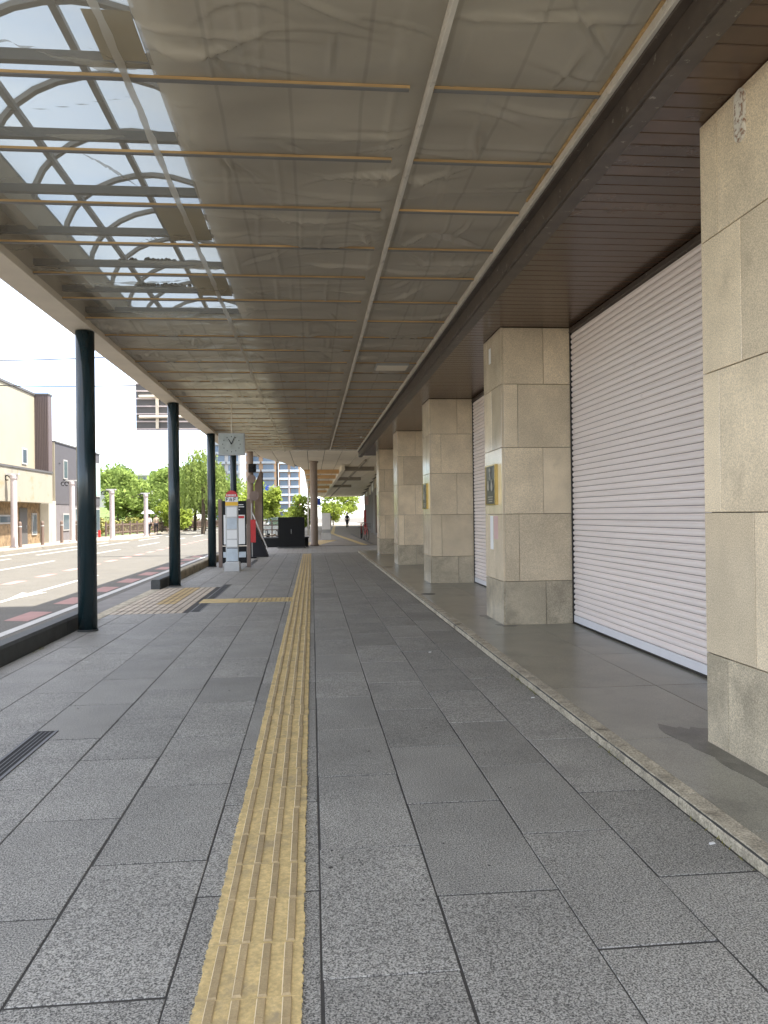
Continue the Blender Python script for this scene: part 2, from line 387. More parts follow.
# ---- tactile strip
def ragged(w0, w1, l, n, seed):
    rs = random.Random(seed); le = [(w0+rs.uniform(-.005, .004), -l/2+l*i/n) for i in range(n+1)]; ri = [(w1+rs.uniform(-.004, .005), -l/2+l*i/n) for i in range(n+1)]
    le[0] = (w0, -l/2); le[-1] = (w0, l/2); ri[0] = (w1, -l/2); ri[-1] = (w1, l/2)
    v = []; f = []
    for z in (0.0, .0065):
        for a, b in zip(le, ri): v += [(a[0], a[1], z), (b[0], b[1], z)]
    k = 2*(n+1)
    for i in range(n):
        p = 2*i; f.append((k+p, k+p+1, k+p+3, k+p+2)); f.append((p, p+2, k+p+2, k+p)); f.append((p+1, k+p+1, k+p+3, p+3))
    f += [(0, k, k+1, 1), (2*n, 2*n+1, k+2*n+1, k+2*n)]
    return MB().add(v, f)
tmesh = [ragged(-.158, .158, .2975, 24, 40+i).mesh('tactile_tile', 'tactile_yellow') for i in range(5)]
def bar(l=.288, w=.0150):
    m = MB(); h0, h1 = .006, .0125; a, b = w, w*.76; n = 3
    for k in range(n):
        p, q = -l/2+l*k/n+(.0006 if k else 0), -l/2+l*(k+1)/n-(.0006 if k < n-1 else 0); e0 = .005 if k == 0 else .0012; e1 = .005 if k == n-1 else .0012
        m.add([(-a,p,h0),(a,p,h0),(a,q,h0),(-a,q,h0),(-b,p+e0,h1),(b,p+e0,h1),(b,q-e1,h1),(-b,q-e1,h1)], [(4,5,6,7),(0,1,5,4),(1,2,6,5),(2,3,7,6),(3,0,4,7)])
    return m
barm = bar().mesh('bar', 'tactile_bar'); barm.materials.append(MATS['tactile_bar_lit_side'])
for p in barm.polygons:
    if p.normal.x < -.3: p.material_index = 1  # left-facing sides painted paler, as if lit from the left
TX = -.205; BX = (-.112, -.037, .038, .113)
fart = MB(); farb = MB(); y = .7; n_ = 0
while y < 29.5:
    if y < 22.5:
        t = inst('tactile_tile', tmesh[n_ % 5], pave, (TX+random.uniform(-.002,.002), y, .001)); 
        for bx in BX: inst('bar', barm, t, (bx+random.uniform(-.002,.002), random.uniform(-.003,.003), 0))
    else:
        fart.box(TX-.158, TX+.158, y-.149, y+.149, 0, .0075)
        for bx in BX: farb.box(TX+bx-.014, TX+bx+.014, y-.136, y+.136, .007, .0135)
    y += .298; n_ += 1
fart.build('far_tactile_tiles', 'tactile_yellow', pave, kind='stuff'); farb.build('far_tactile_bars', 'tactile_bar', pave, kind='stuff')
for r_ in (13.32, 13.62):
    for i in range(5):
        t = inst('tactile_tile', tmesh[i], pave, (-.53-i*.305, r_, .001))
        if i < 3:
            for bx in BX: inst('bar', barm, t, (bx, 0, 0))
# blocks on the joint beside the bus bay, kerb walls
kerb_runs = [(-12, 11.1), (15.9, 29.6)]
for a, b in kerb_runs:
    y = a
    while y < b-.05:
        e = min(y+2.0, b); k = MB()
        k.prism([(-3.25,-.4),(KERB_X,-.4),(KERB_X,.165),(KERB_X-.02,.195),(-3.23,.195),(-3.25,.165)], 'y', y+.003, e-.003)
        k.build('kerb_stone', 'kerb_dark' if e < 18 else 'road_kerb', pave); y = e  # stones in shade take the painted-dark copy, the rest the tan one
B(-3.25, -3.065, 11.1, 15.9, -.4, .002).build('kerb_stone', 'kerb_concrete', pave)
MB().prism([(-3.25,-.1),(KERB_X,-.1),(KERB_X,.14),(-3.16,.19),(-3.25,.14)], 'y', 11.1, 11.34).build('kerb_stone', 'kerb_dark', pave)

# ---- arcade floor on the right
af = MB(); af.box(1.78, 3.45, -12, 30.2, -.5, .052); floor = struct('arcade_floor', af, 'mortar')
y = -12.0
while y < 30:
    e = min(y+1.38, 30.15)
    for xa, xb in ((1.872, 2.72), (2.72, 3.36)):
        MB().slab(xa+.002, xb-.002, y+.002, e-.002, .02, .06+random.uniform(-.0008,.0008), .003).build('floor_slab', 'arcade_stone', floor)
    y = e
y = -12.0; ks = 0
while y < 30:
    e = min(y+.92, 30.15); k = MB(); n = 8; rs = random.Random(ks); ks += 1
    v = []; f = []
    for i in range(n+1):
        yy = y+.003+(e-y-.006)*i/n; q = rs.uniform(-.006, .004)
        v += [(1.775, yy, -.05), (1.775+q*.5, yy, .036+q), (1.79+q, yy, .058+q*.3), (1.8725, yy, .0625), (1.8725, yy, -.05)]
    for i in range(n):
        for j in range(4): f.append((i*5+j, i*5+j+1, i*5+5+j+1, i*5+5+j))
    f += [(4,3,2,1,0), tuple(n*5+j for j in range(5))]
    k.add(v, f).build('kerb_stone', 'kerb_concrete', floor); y = e
M('wet_stain', (.135, .128, .105), .36, var=.35, vs_=6, speck=.4, ss=170)
for y in (13.3, 20.4): MB().cyl((2.0, y, .058), (2.0, y, .063), .13, .13, 20).build('drain_lid', 'drain_steel', floor)

# ================================================================== SHOP BUILDING
SX = 3.27; SZ = 3.77
bd = thing('shop_building', 'closed department store with beige granite pillars and pinkish roller shutters along the arcade', 'building', (3.4, 9, 0))
B(3.42, 30, 0.2, 11.9, -.4, 26).build('tower_wall', 'pale_wall', bd)
B(3.42, 30, 11.9, 30.1, -.4, 10).build('wall', 'pale_wall', bd)
B(1.9, 3.42, 0.2, 11.9, 4.55, 26).build('upper_wall', 'pale_wall', bd)
B(1.9, 3.42, 11.9, 30.1, 4.55, 10).build('upper_wall', 'pale_wall', bd)
bk = B(1.985, 3.42, 0.2, 30.1, SZ+.035, 4.55).build('soffit', 'soffit_gap', bd)
plank = MB().slab(-.66, .66, -.0712, .0712, -.03, 0, .005)
plank.v = [(x, y, -z) for x, y, z in plank.v]; plank = plank.mesh('soffit_plank', 'soffit_brown')
y = 1.5; pk = MB()
while y < 30.0:
    inst('soffit_plank', plank, bk, Vector((2.655, y, SZ+random.uniform(0,.0012)))-Vector(bk['_org'])); y += .148
y = 1.5-.148
while y > .3:
    pk.box(1.995, 3.305, y-.07, y+.07, SZ, SZ+.03); y -= .148
pk.build('near_soffit_planks', 'soffit_brown', bk, kind='stuff')
bm_ = MB(); bm_.box(1.835, 1.985, 0.2, 30.1, 3.725, 4.3); bm_.box(1.86, 1.96, 0.2, 30.1, 3.712, 3.727)
bm_.build('fascia_beam', 'soffit_beam', bd)
# pillars of coursed granite slabs
PIL = [3.5, 9.4, 15.3, 21.2, 27.1]; PX0, PX1, PD = 2.36, 3.245, .95
COURSE = [.052, .60, 1.44, 2.27, 3.06, 3.77]
def slabs_on(parent, face, a0, a1, fixed, zc, splits, mat, t=.03):
    for i in range(len(splits)-1):
        p, q = a0+(a1-a0)*splits[i], a0+(a1-a0)*splits[i+1]; gp = .0028
        m = MB(); z0, z1 = zc[0]+gp, zc[1]-gp
        if face == 'street': m.slab(p+gp, q-gp, z0, z1, 0, t, .003); m.v = [(fixed-zz, x, yy) for x, yy, zz in m.v]
        elif face == 'near': m.slab(p+gp, q-gp, z0, z1, 0, t, .003); m.v = [(x, fixed-zz, yy) for x, yy, zz in m.v]
        else: m.slab(p+gp, q-gp, z0, z1, 0, t, .003); m.v = [(x, fixed+zz, yy) for x, yy, zz in m.v]
        m.build('stone_slab', mat, parent)
SPL_N = [[0,.60,1], [0,.21,1], [0,.58,1], [0,.21,1], [0,.60,1]]
SPL_S = [[0,.75,1], [0,.45,1], [0,.80,1], [0,.55,1], [0,.80,1]]
for i, y in enumerate(PIL):
    t = .03
    core = B(PX0+t, PX1, y+t, y+PD-t, .0, SZ-.002).build('pillar', 'pillar_joint', bd)
    for c in range(5):
        zc = (COURSE[c]+(.004 if c == 0 else 0), COURSE[c+1]-(.004 if c == 4 else 0)); mt = 'pillar_base_granite' if c == 0 else 'pillar_granite'
        sn = SPL_N[c]; ss = SPL_S[c]
        sn = [0, min(.85, sn[1]+.03*((i*7+c*3) % 3-1)), 1]
        slabs_on(core, 'near', PX0+t, PX1, y+t, zc, sn, mt); slabs_on(core, 'far', PX0+t, PX1, y+PD-t, zc, [0, .6, 1], mt)
        slabs_on(core, 'street', y, y+PD, PX0+t, zc, ss, mt)
# shutters
NS = 53; pitch = (3.69-.17)/NS; SL = 5.9-PD-.05
prof = [(-.000,-.46),(-.009,-.455),(-.0165,-.30),(-.0195,-.08),(-.017,.16),(-.008,.30),(-.002,.33),(-.002,.38),(-.006,.39),(-.006,.445),(-.000,.455)]
sm = MB(); v = []; f = []
for yy in (-SL/2, SL/2): v += [(x, yy, zz*pitch) for x, zz in prof]
n = len(prof)
for i in range(n-1): f.append((i, i+1, n+i+1, n+i))
f.append((0, n, 2*n-1, n-1))
slatm = sm.add(v, f).mesh('slat', 'shutter_paint', smooth=False)
for i in range(len(PIL)-1):
    ya = PIL[i]+PD; yb = PIL[i+1]; cy = (ya+yb)/2
    sh = B(SX, SX+.02, ya+.025, yb-.025, .06, 3.71).build('roller_shutter', 'shutter_gap', bd)
    org = Vector(sh['_org'])
    if True:
        for k in range(NS):
            inst('slat', slatm, sh, Vector((SX-.0005, cy, .17+pitch*(k+.5)))-org)
    bb = MB(); bb.box(SX-.022, SX-.0005, ya+.03, yb-.03, .085, .168); bb.build('bottom_bar', 'shutter_bar', sh)
    B(SX-.026, SX-.0005, ya+.03, yb-.03, .062, .080).build('bottom_seal', 'dark_rail', sh)
    for q0, q1 in ((ya+.0, ya+.028), (yb-.028, yb-.0)): B(SX-.03, SX+.03, q0, q1, .06, 3.76).build('guide_rail', 'dark_rail', sh)
    hb = MB(); hb.box(SX-.05, SX+.03, ya+.03, yb-.03, 3.695, 3.71); hb.box(SX-.028, SX+.03, ya+.03, yb-.03, 3.711, 3.76); hb.build('head_rail', 'soffit_beam', sh)

rs = random.Random(21)
for y, x_, ra, rb in ((4.42, 2.36, .17, .42), (3.9, 2.34, .12, .30), (9.40, 2.42, .16, .12), (10.2, 2.34, .08, .22), (15.3, 2.42, .14, .12)):
    n = 26; poly = []
    for i in range(n):
        t_ = 2*math.pi*i/n; q = 1+.22*math.sin(3*t_+rs.uniform(0,1))+rs.uniform(-.12,.12); poly.append((x_+ra*q*math.cos(t_), y+rb*q*math.sin(t_)))
    MB().prism(poly, 'z', .059, .0618+rs.uniform(0,.0006)).build('stain', 'wet_stain', floor)
# ---- things on the pillars
def plaque(y, label):
    p = thing('plaque', label, 'plaque', (PX0, y, 1.55), 'framed plaques on the pillars')
    z0, z1, w2 = 1.56, 2.08, .27
    fr = MB(); d = .045
    for a in ((y-w2, y+w2, z0, z0+.015), (y-w2, y+w2, z1-.015, z1), (y-w2, y-w2+.02, z0+.015, z1-.015), (y+w2-.02, y+w2, z0+.015, z1-.015)):
        fr.box(PX0-d, PX0-.0005, *a)
    fr.build('frame', 'gold', p)
    pl = B(PX0-d+.008, PX0-.0005, y-w2+.02, y+w2-.02, z0+.015, z1-.015).build('panel', 'bronze_black', p)
    x = PX0-d+.008
    def blob(yc, zc, a, b, m='relief_silver', nm='relief'):
        mm = MB(); n = 12; poly = [(yc+a*math.cos(2*math.pi*i/n)*(1+.15*math.sin(5*i)), zc+b*math.sin(2*math.pi*i/n)) for i in range(n)]
        mm.prism(poly, 'x', x-.010, x-.0002).build(nm, m, pl)
    blob(y, 2.01, .035, .035); blob(y, 1.945, .018, .05); blob(y, 1.905, .04, .02)
    blob(y-.10, 1.80, .045, .06); blob(y-.10, 1.87, .025, .02); blob(y+.10, 1.80, .05, .05); blob(y+.10, 1.86, .03, .02)
    for k, zz in enumerate((1.66, 1.63, 1.60)): B(x-.004, x-.0002, y-.14+.02*k, y+.14-.03*k, zz, zz+.012).build('text_line', 'relief_silver', pl)
plaque(9.4+.48, 'black and gold relief plaque on the pillar nearest behind the large shutter')
plaque(15.3+.48, 'smaller looking black and gold plaque on the third pillar, farther down the arcade')
o = B(PX0-.003, PX0-.0005, 9.4+.50, 9.4+.66, .98, 1.42).build('paper_notice', 'paper', None); tag(o, 'white paper notice taped below the nearer gold framed plaque', 'notice')
o = B(PX0-.003, PX0-.0005, 9.4+.24, 9.4+.46, 1.12, 1.42).build('faded_notice', 'pink_notice', None); tag(o, 'faded pink notice right of the white paper below the plaque', 'notice')
o = B(PX0-.004, PX0-.0005, 9.4+.52, 9.4+.62, 3.42, 3.62).build('paper_label', 'paper', None); tag(o, 'small white label near the top of the second pillar', 'label')
ov = thing('oval_plate', 'rusty oval plate near the top of the nearest pillar', 'plate', (PX0, 4.0, 3.47))
def oval(yc, zc, a, b): 
    p = []
    for i in range(24):
        t = 2*math.pi*i/24; p.append((yc+a*math.cos(t), zc+(b if math.sin(t) > 0 else -b)*1.0+a*math.sin(t)))
    return p
MB().prism(oval(4.0, 3.61, .052, .092), 'x', PX0-.012, PX0-.0005).build('plate', 'rust_plate', ov)
MB().prism(oval(4.0, 3.61, .038, .086), 'x', PX0-.0165, PX0-.0122).build('raised_panel', 'rust_plate', ov)

# ================================================================== CANOPY
cp = thing('canopy', 'long pavement canopy with dark green posts, cream edge beam and arched skylight', 'canopy', (-2.9, 10, 0))
NZ = 3.95; CY0 = 0.4
eb = MB(); eb.prism([(-3.09,3.87),(-2.775,3.87),(-2.775,4.12),(-2.80,4.15),(-3.06,4.15),(-3.09,4.12)], 'y', CY0, Y_END); eb.build('edge_beam', 'edge_beam', cp)
for y in (3.9, 10.25, 16.6, 22.7, 29.0):
    p = MB(); p.lathe([(.118,0),(.118,3.86)], (-2.895, y, 0), 28)
    po = p.build('post', 'pole_green', cp, smooth=False)
    for pp in po.data.polygons: pp.use_smooth = abs(pp.normal.z) < .5
    MB().lathe([(.126,0),(.126,.02),(.1185,.025)], (-2.895, y, 0), 28).build('base_collar', 'kerb_dark', po)
# roof above the net
B(-.70, 1.83, CY0, Y_END, 4.36, 4.44).build('roof_deck', 'roof_deck', cp)
B(-2.80, -2.46, CY0, Y_END, 4.28, 4.40).build('roof_deck', 'roof_deck', cp)
B(-3.05, -2.801, CY0, Y_END, 4.1505, 4.40).build('gutter', 'edge_beam', cp)  # added filler board, not a gutter: blocks bright sky between beam and deck
B(-2.50, -2.42, CY0, Y_END, 4.05, 4.28).build('skylight_curb', 'roof_deck', cp); B(-.74, -.66, CY0, Y_END, 4.05, 4.36).build('skylight_curb', 'roof_deck', cp)
NYB = []; y = 4.45-.9*18
while y < Y_END: 
    if y > CY0+.1: NYB.append(y)
    y += .9
for y in NYB: B(-2.775, 1.735, y+.012, y+.06, 4.021, 4.085).build('purlin', 'purlin_grey', cp)
for x in (-.36, .17, 1.12, 1.45): B(x-.012, x+.012, CY0, Y_END, 3.9825, 4.02).build('ceiling_joist', 'purlin_grey', cp)
# barrel vault: ribs, bars, panes
VC, VA, VB, VZ = -1.58, .88, .66, 4.30
sky_ = thing('skylight_vault', 'arched translucent skylight of curved ribs above the net along the canopy', 'skylight', (VC, 10, VZ))
def vpt(t, y, da=0): return (VC-(VA+da)*math.cos(t), y, VZ+(VB+da)*math.sin(t))
NA = 14
y = 3.55-.9*16; k = 0
while y < Y_END-.3:
    if y > CY0:
        rb = MB(); v = []; f = []
        for i in range(NA+1):
            t = math.pi*i/NA
            v += [vpt(t, y-.028, -.025), vpt(t, y+.028, -.025), vpt(t, y+.028, .02), vpt(t, y-.028, .02)]
        for i in range(NA):
            for j in range(4): f.append((i*4+j, i*4+(j+1)%4, i*4+4+(j+1)%4, i*4+4+j))
        rb.add(v, f).build('rib', 'vault_rib', sky_)
        pn = MB(); v = []; f = []
        for yy in (y+.025, y+.875):
            for i in range(NA+1): v.append(vpt(math.pi*i/NA, yy, .012))
        for i in range(NA): f.append((i, i+1, NA+1+i+1, NA+1+i))
        pn.add(v, f).build('pane', 'poly_pane', sky_, smooth=True)
    y += .9; k += 1
for t in (.62, 1.42, 2.3):
    p = vpt(t, 0, -.015); B(p[0]-.028, p[0]+.028, CY0, Y_END-.3, p[2]-.02, p[2]+.02).build('glazing_bar', 'vault_rib', sky_)

# ---- net hung under the canopy: sheets with drapes and creases, held up by battens
netT = thing('ceiling_netting', 'brownish mesh sheeting hung in wrinkled drapes under the canopy on wooden battens', 'netting', (-.5, 10, NZ))
def net_sheet(name, x0, x1, y0, y1, mat, dx=.02, dy=.026, dz=0., folds=6.0, seed=1, amp=1.0):
    rs = np.random.default_rng(seed)
    nx = max(2, int((x1-x0)/dx)); ny = max(2, int((y1-y0)/dy))
    xs = np.linspace(x0, x1, nx+1); ys = np.linspace(y0, y1, ny+1)
    X, Y = np.meshgrid(xs, ys)
    ph = np.mod(Y-4.45, .9)/.9; env = np.sin(np.pi*ph)**.7
    Z = -.012*env*amp
    for k in range(7):
        a = rs.uniform(-.35, .35); fq = rs.uniform(1.2, 5.5); p = rs.uniform(0, 6.28)
        Z += env*amp*.007*np.sin(fq*(Y*1.0+a*X)*2+p+1.5*np.sin(.8*X+k))
    for k in range(5):
        a = rs.uniform(-.2, .2); fq = rs.uniform(3, 9); p = rs.uniform(0, 6.28)
        Z += env*amp*.0022*np.sin(fq*(X+a*Y)+p+1.2*np.sin(1.1*Y+k))
    cells = int((y1-y0)/.9)+1
    nf = int(folds*cells*(x1-x0))
    for k in range(nf):                                     # long swags between battens and short folds fanning out from them
        cx = rs.uniform(x0-.2, x1+.2); b = 4.45+.9*math.floor((rs.uniform(y0, y1)-4.45)/.9)
        if rs.random() < .55:
            half = rs.uniform(.30, .95); cy = b+rs.uniform(.10, .80); wd = rs.uniform(.010, .030); hgt = rs.uniform(.014, .062)*amp*min(1, wd/.024); sag_ = rs.uniform(-.28, .28); tilt = rs.normal(0, .16)
            ix0, ix1 = np.searchsorted(xs, (cx-half, cx+half)); iy0, iy1 = np.searchsorted(ys, (b+.0, b+.9))
            if ix1 <= ix0 or iy1 <= iy0: continue
            u_ = (X[iy0:iy1, ix0:ix1]-cx)/half; d_ = Y[iy0:iy1, ix0:ix1]-(cy+tilt*u_*half+sag_*(u_*u_-.4))
            pr = np.cos(.5*np.pi*np.clip(u_, -1, 1))**1.5
        else:
            up = rs.choice((-1, 1)); b2 = b if up > 0 else b+.9; ang = rs.normal(0, .7); ln = rs.uniform(.30, .85); wd = rs.uniform(.008, .022); hgt = rs.uniform(.012, .045)*amp*min(1, wd/.018); bend = rs.uniform(-.25, .25)
            ux, uy = math.sin(ang), math.cos(ang)*up
            ix0, ix1 = np.searchsorted(xs, (cx-.9, cx+.9)); iy0, iy1 = np.searchsorted(ys, (b, b+.9))
            if ix1 <= ix0 or iy1 <= iy0: continue
            xx = X[iy0:iy1, ix0:ix1]-cx; yy = Y[iy0:iy1, ix0:ix1]-b2
            s_ = xx*ux+yy*uy; d_ = -xx*uy+yy*ux-bend*s_*s_; t_ = np.clip(s_/ln, 0, 1); pr = np.sin(np.pi*t_)**1.3; wd = wd*(.7+.9*t_)
        Z[iy0:iy1, ix0:ix1] += -hgt*pr*(np.exp(-(d_/wd)**2)-.7*np.exp(-((d_-1.8*wd)/wd)**2))
    for c in range(cells):                                   # narrow lengthwise creases
        yb = 4.45+.9*math.floor((y0-4.45)/.9)+.9*c
        for q in range(max(1, int((x1-x0)*2.4))):
            cx = rs.uniform(x0, x1); sl_ = rs.normal(0, .05); msk = (Y > yb) & (Y < yb+.9)
            ix0, ix1 = np.searchsorted(xs, (cx-.3, cx+.3)); iy0, iy1 = np.searchsorted(ys, (yb, yb+.9))
            if ix1 <= ix0 or iy1 <= iy0: continue
            dd = X[iy0:iy1, ix0:ix1]-cx-sl_*(Y[iy0:iy1, ix0:ix1]-yb)
            Z[iy0:iy1, ix0:ix1] += -.009*amp*np.exp(-(dd/.014)**2)
    near = np.minimum(ph, 1-ph)*.9
    Z = np.where(near < .03, Z*near/.03, Z)
    Z = np.minimum(Z, .028)
    ed = np.clip(np.minimum(X-x0, x1-X)/.10, 0, 1); Z = Z*ed; Z = np.maximum(Z, -.075)
    V = np.stack([X, Y, Z+NZ+dz], -1).reshape(-1, 3) - np.array([-.5, 10, NZ])
    i = np.arange(nx); j = np.arange(ny); I, J = np.meshgrid(i, j); a = (J*(nx+1)+I).ravel()
    F = np.stack([a, a+nx+1, a+nx+2, a+1], -1)
    me = bpy.data.meshes.new(name); me.vertices.add(len(V)); me.vertices.foreach_set('co', V.ravel()); me.loops.add(F.size); me.loops.foreach_set('vertex_index', F.ravel())
    me.polygons.add(len(F)); me.polygons.foreach_set('loop_start', np.arange(0, F.size, 4)); me.polygons.foreach_set('loop_total', np.full(len(F), 4)); me.polygons.foreach_set('use_smooth', np.ones(len(F), bool))
    me.update(); me.materials.append(MATS[mat])
    o = bpy.data.objects.new(name, me); COL.objects.link(o); o.parent = netT; return o
net_sheet('net_sheet', -2.79, -.84, 2.65, 9.85, 'net_fine', seed=3, folds=2.5)
net_sheet('net_sheet', -.86, .70, 2.65, 9.85, 'net', dx=.016, dy=.024, seed=13)
net_sheet('net_sheet', -2.79, .70, 9.85, 12.55, 'net', seed=14)
net_sheet('net_sheet', -2.79, .70, 12.55, Y_END, 'net', dx=.035, dy=.045, seed=4, amp=1.15)
net_sheet('net_sheet', .70, 1.745, 2.65, 12.55, 'net', dx=.016, dy=.024, seed=5)
net_sheet('net_sheet', .70, 1.745, 12.55, Y_END, 'net', dx=.035, dy=.045, seed=6)
net_sheet('net_sheet', -2.79, 1.745, CY0, 2.65, 'net', dx=.12, dy=.1, seed=8, folds=0)
net_sheet('lining_sheet', -2.76, -.72, 9.85, Y_END, 'net_double', dx=.06, dy=.06, dz=.055, seed=9)
net_sheet('lining_sheet', -.86, -.60, CY0, 9.85, 'net_double', dx=.06, dy=.06, dz=.06, seed=10, folds=0)
# patches of doubled mesh in the skylight cells
for x0, x1, y0, y1 in ((-1.12, -.88, 3.95, 4.38), (-1.25, -.88, 6.37, 7.18), (-1.25, -.88, 8.15, 8.98)):
    B(x0, x1, y0, y1, 3.9895, 3.9925).build('net_patch', 'net_double', netT)
bw = []
def batten(x0, x1, y):
    o = B(x0, x1, y-.014, y+.014, NZ-.020, NZ-.003).build('batten', 'wood_batten', netT)
    B(x0+.004, x1-.004, y-.013, y+.017, NZ-.028, NZ-.0205).build('steel_strip', 'batten_steel', o)
for y in NYB:
    j = random.uniform(-.012, .012)
    if y > -6:
        batten(-2.77, .60+random.uniform(-.03,.01), y+j); batten(.735, 1.738, y+j+random.uniform(-.01,.015))
# seam rail, plastic tapes, edge rope, conduit
sr = MB(); sr.box(.692, .728, CY0, Y_END, NZ-.046, NZ-.004); sr.box(.700, .708, CY0, Y_END, NZ-.054, NZ-.046); sr.build('seam_rail', 'trim_silver', netT)
def ribbon(x, w0, y0, y1, zz, seed):
    rs = random.Random(seed); m = MB(); v = []; f = []; n = int((y1-y0)/.12); a = 0
    for i in range(n+1):
        a = a*.85+rs.uniform(-.004, .004); ww = w0*rs.uniform(.7, 1.2); yy = y0+(y1-y0)*i/n
        v += [(x+a-ww, yy, zz+rs.uniform(-.002,.002)), (x+a, yy, zz-.006), (x+a+ww, yy, zz+rs.uniform(-.002,.002))]
    for i in range(n):
        for j in (0, 1): f.append((i*3+j, i*3+j+1, i*3+4+j, i*3+3+j))
    return m.add(v, f)
ribbon(-1.0, .024, CY0, Y_END, NZ-.048, 2).build('plastic_tape', 'tape', netT, smooth=True)
MB().tube([(.50, CY0, NZ+.075), (.50, Y_END, NZ+.075)], .026, 10).build('conduit', 'trim_silver', netT)
MB().tube([(-2.785, CY0, NZ-.015), (-2.785, Y_END, NZ-.015)], .010, 6).build('edge_rope', 'cable', netT)
tr = MB(); tr.box(1.742, 1.778, CY0, Y_END, NZ-.060, NZ+.06); tr.box(1.751, 1.757, CY0, Y_END, NZ-.066, NZ-.060); tr.build('silver_trim', 'trim_silver', cp)
B(1.780, 1.833, CY0, Y_END, NZ-.075, NZ+.06).build('trim_backing', 'soffit_beam', cp)
B(1.728, 1.7415, CY0, 6.0, NZ-.02, NZ-.005).build('edge_lath', 'wood_batten', netT)
for q, (yy, n) in enumerate(((8.12, 44), (8.98, 60))):
    db = MB(); rs = random.Random(q)
    for k in range(n):
        x = rs.uniform(-1.95, -1.35); z0 = 4.085; r_ = rs.uniform(.010, .030)
        db.lathe([(r_*.4, 0), (r_, r_*.6), (r_*.8, r_*1.2), (r_*.2, r_*1.6)], (x, yy+rs.uniform(-.03,.03), z0), 6)
    o = db.build('leaf_litter', 'debris', None); o['kind'] = 'stuff'; o['label'] = 'dark leaf litter lying on a roof purlin under the skylight' if q == 0 else 'second line of dark leaf litter on the next purlin'; o['category'] = 'leaves'
# ceiling lamp plate
lp = thing('ceiling_lamp', 'flat cream ceiling lamp set into the net near the soffit', 'lamp', (1.35, 12.8, NZ-.02))
B(1.08, 1.62, 12.55, 13.0, NZ-.05, NZ-.012).build('housing', 'grey_metal', lp); B(1.10, 1.60, 12.57, 12.98, NZ-.058, NZ-.0505).build('diffuser', 'lamp_cream', lp)

# ================================================================== BEYOND THE CANOPY: the next block on the right
cpv = MB(); cpv.prism([(-3.25,30.2),(3.45,30.2),(9.5,150),(-1.3,150),(-1.3,46),(-3.25,33.5)], 'z', -.5, -.006)
cpv = struct('corner_pavement', cpv, 'far_paving')
blk = MB(); y = 30.25
while y < 36.4:
    x = -3.2
    while x < 3.35:
        if x > -3.2+max(0, (y-33.3)*.156): blk.slab(x, x+.19, y, y+.19, -.03, random.uniform(-.001,.001), .004)
        x += .2
    y += .2
blk.build('small_paving_blocks', 'tile_block', cpv, kind='stuff')
def strip(x0, y0, x1, y1, w, name, mat, z=.002):
    d = Vector((x1-x0, y1-y0, 0)).normalized(); nrm = Vector((-d.y, d.x, 0))*w/2; m = MB()
    a = [Vector((x0,y0,0))+nrm, Vector((x0,y0,0))-nrm, Vector((x1,y1,0))-nrm, Vector((x1,y1,0))+nrm]
    m.prism([(p.x, p.y) for p in a], 'z', -.02, z); return m.build(name, mat, cpv)
strip(2.55, 37.5, 1.6, 62, .30, 'tactile_strip', 'tactile_yellow'); strip(1.6, 62, 3.2, 110, .30, 'tactile_strip', 'tactile_yellow')
strip(-.6, 37.2, 3.2, 37.2, .10, 'channel_cover', 'drain_steel'); strip(3.0, 39, 3.0, 60, .12, 'channel_cover', 'drain_steel')
strip(-.2, 38.2, .9, 45.5, 1.1, 'yellow_warning_tiles', 'tan_tile_yellow', .0015)
# canopy of the next block: cream panels in rows
nc = thing('next_canopy', 'pale panelled canopy of the next block beyond the netted ceiling', 'canopy', (1.5, 40, 0))
ZC = 4.07
def left_edge(y): return -3.0 if y < 30.8 else max(-3.0+(y-30.8)*.21, -3.0) if y < 43 else -.44
rows = [30.2, 31.4, 32.9, 34.7, 36.8, 39.3, 42.3, 46, 51, 57, 64, 72, 82, 94, 108]
MB().prism([(-3.0,30.15),(3.42,30.15),(7.2,108),(-.44,108),(-.44,43),(-3.0,30.8)], 'z', ZC+.03, ZC+.35).build('roof', 'panel_gap', nc)
for a, b in zip(rows[:-1], rows[1:]):
    xs_ = [x for x in np.arange(-3.0, 7.4, .71)]
    for x in xs_:
        la, lb = left_edge(a), left_edge(b); x0a, x0b = max(x, la), max(x, lb); x1 = min(x+.71, 3.40+(a-30.2)*.048)
        if x1-x0a < .12: continue
        x0b = min(x0b, x1-.02)
        MB().prism([(x0a+.012,a+.02),(x1-.012,a+.02),(x1-.012,b-.02),(x0b+.012,b-.02)], 'z', ZC, ZC+.028).build('ceiling_panel', 'panel_cream', nc)
for y in (44, 50, 58, 68, 80): B(-.42, 1.55, y, y+.5, ZC-.22, ZC-.002).build('cross_beam', 'panel_orange', nc)
for y in (41.5, 53, 66): B(1.75, 3.38, y, y+.7, ZC-.20, ZC-.002).build('cross_beam', 'arcade_beam', nc)
B(1.56, 1.74, 40, 107, ZC-.25, ZC-.003).build('long_beam', 'panel_cream', nc); B(2.5, 2.58, 36, 107, ZC-.1, ZC-.0025).build('long_beam', 'arcade_beam', nc)
for y in (37.2, 62, 88):
    p = MB(); p.lathe([(.22,0),(.22,.06),(.18,.09),(.18,ZC-.12),(.23,ZC-.06),(.23,ZC-.001)], (.10, y, 0), 20); p.build('column', 'round_column', nc, smooth=True)
B(3.45, 3.6, 30.2, 33.4, -.4, 4.4).build('sun_gap_panel', 'panel_cream', nc)  # added unseen panel, keeps sun out of the gap between the two buildings
nb = thing('next_shops', 'row of shopfronts with pale pilasters under the panelled canopy', 'building', (3.62, 33, 0), rz=R(-2.9))
B(3.62, 20, 33.0, 110, -.4, 11).build('wall', 'pale_wall', nb)
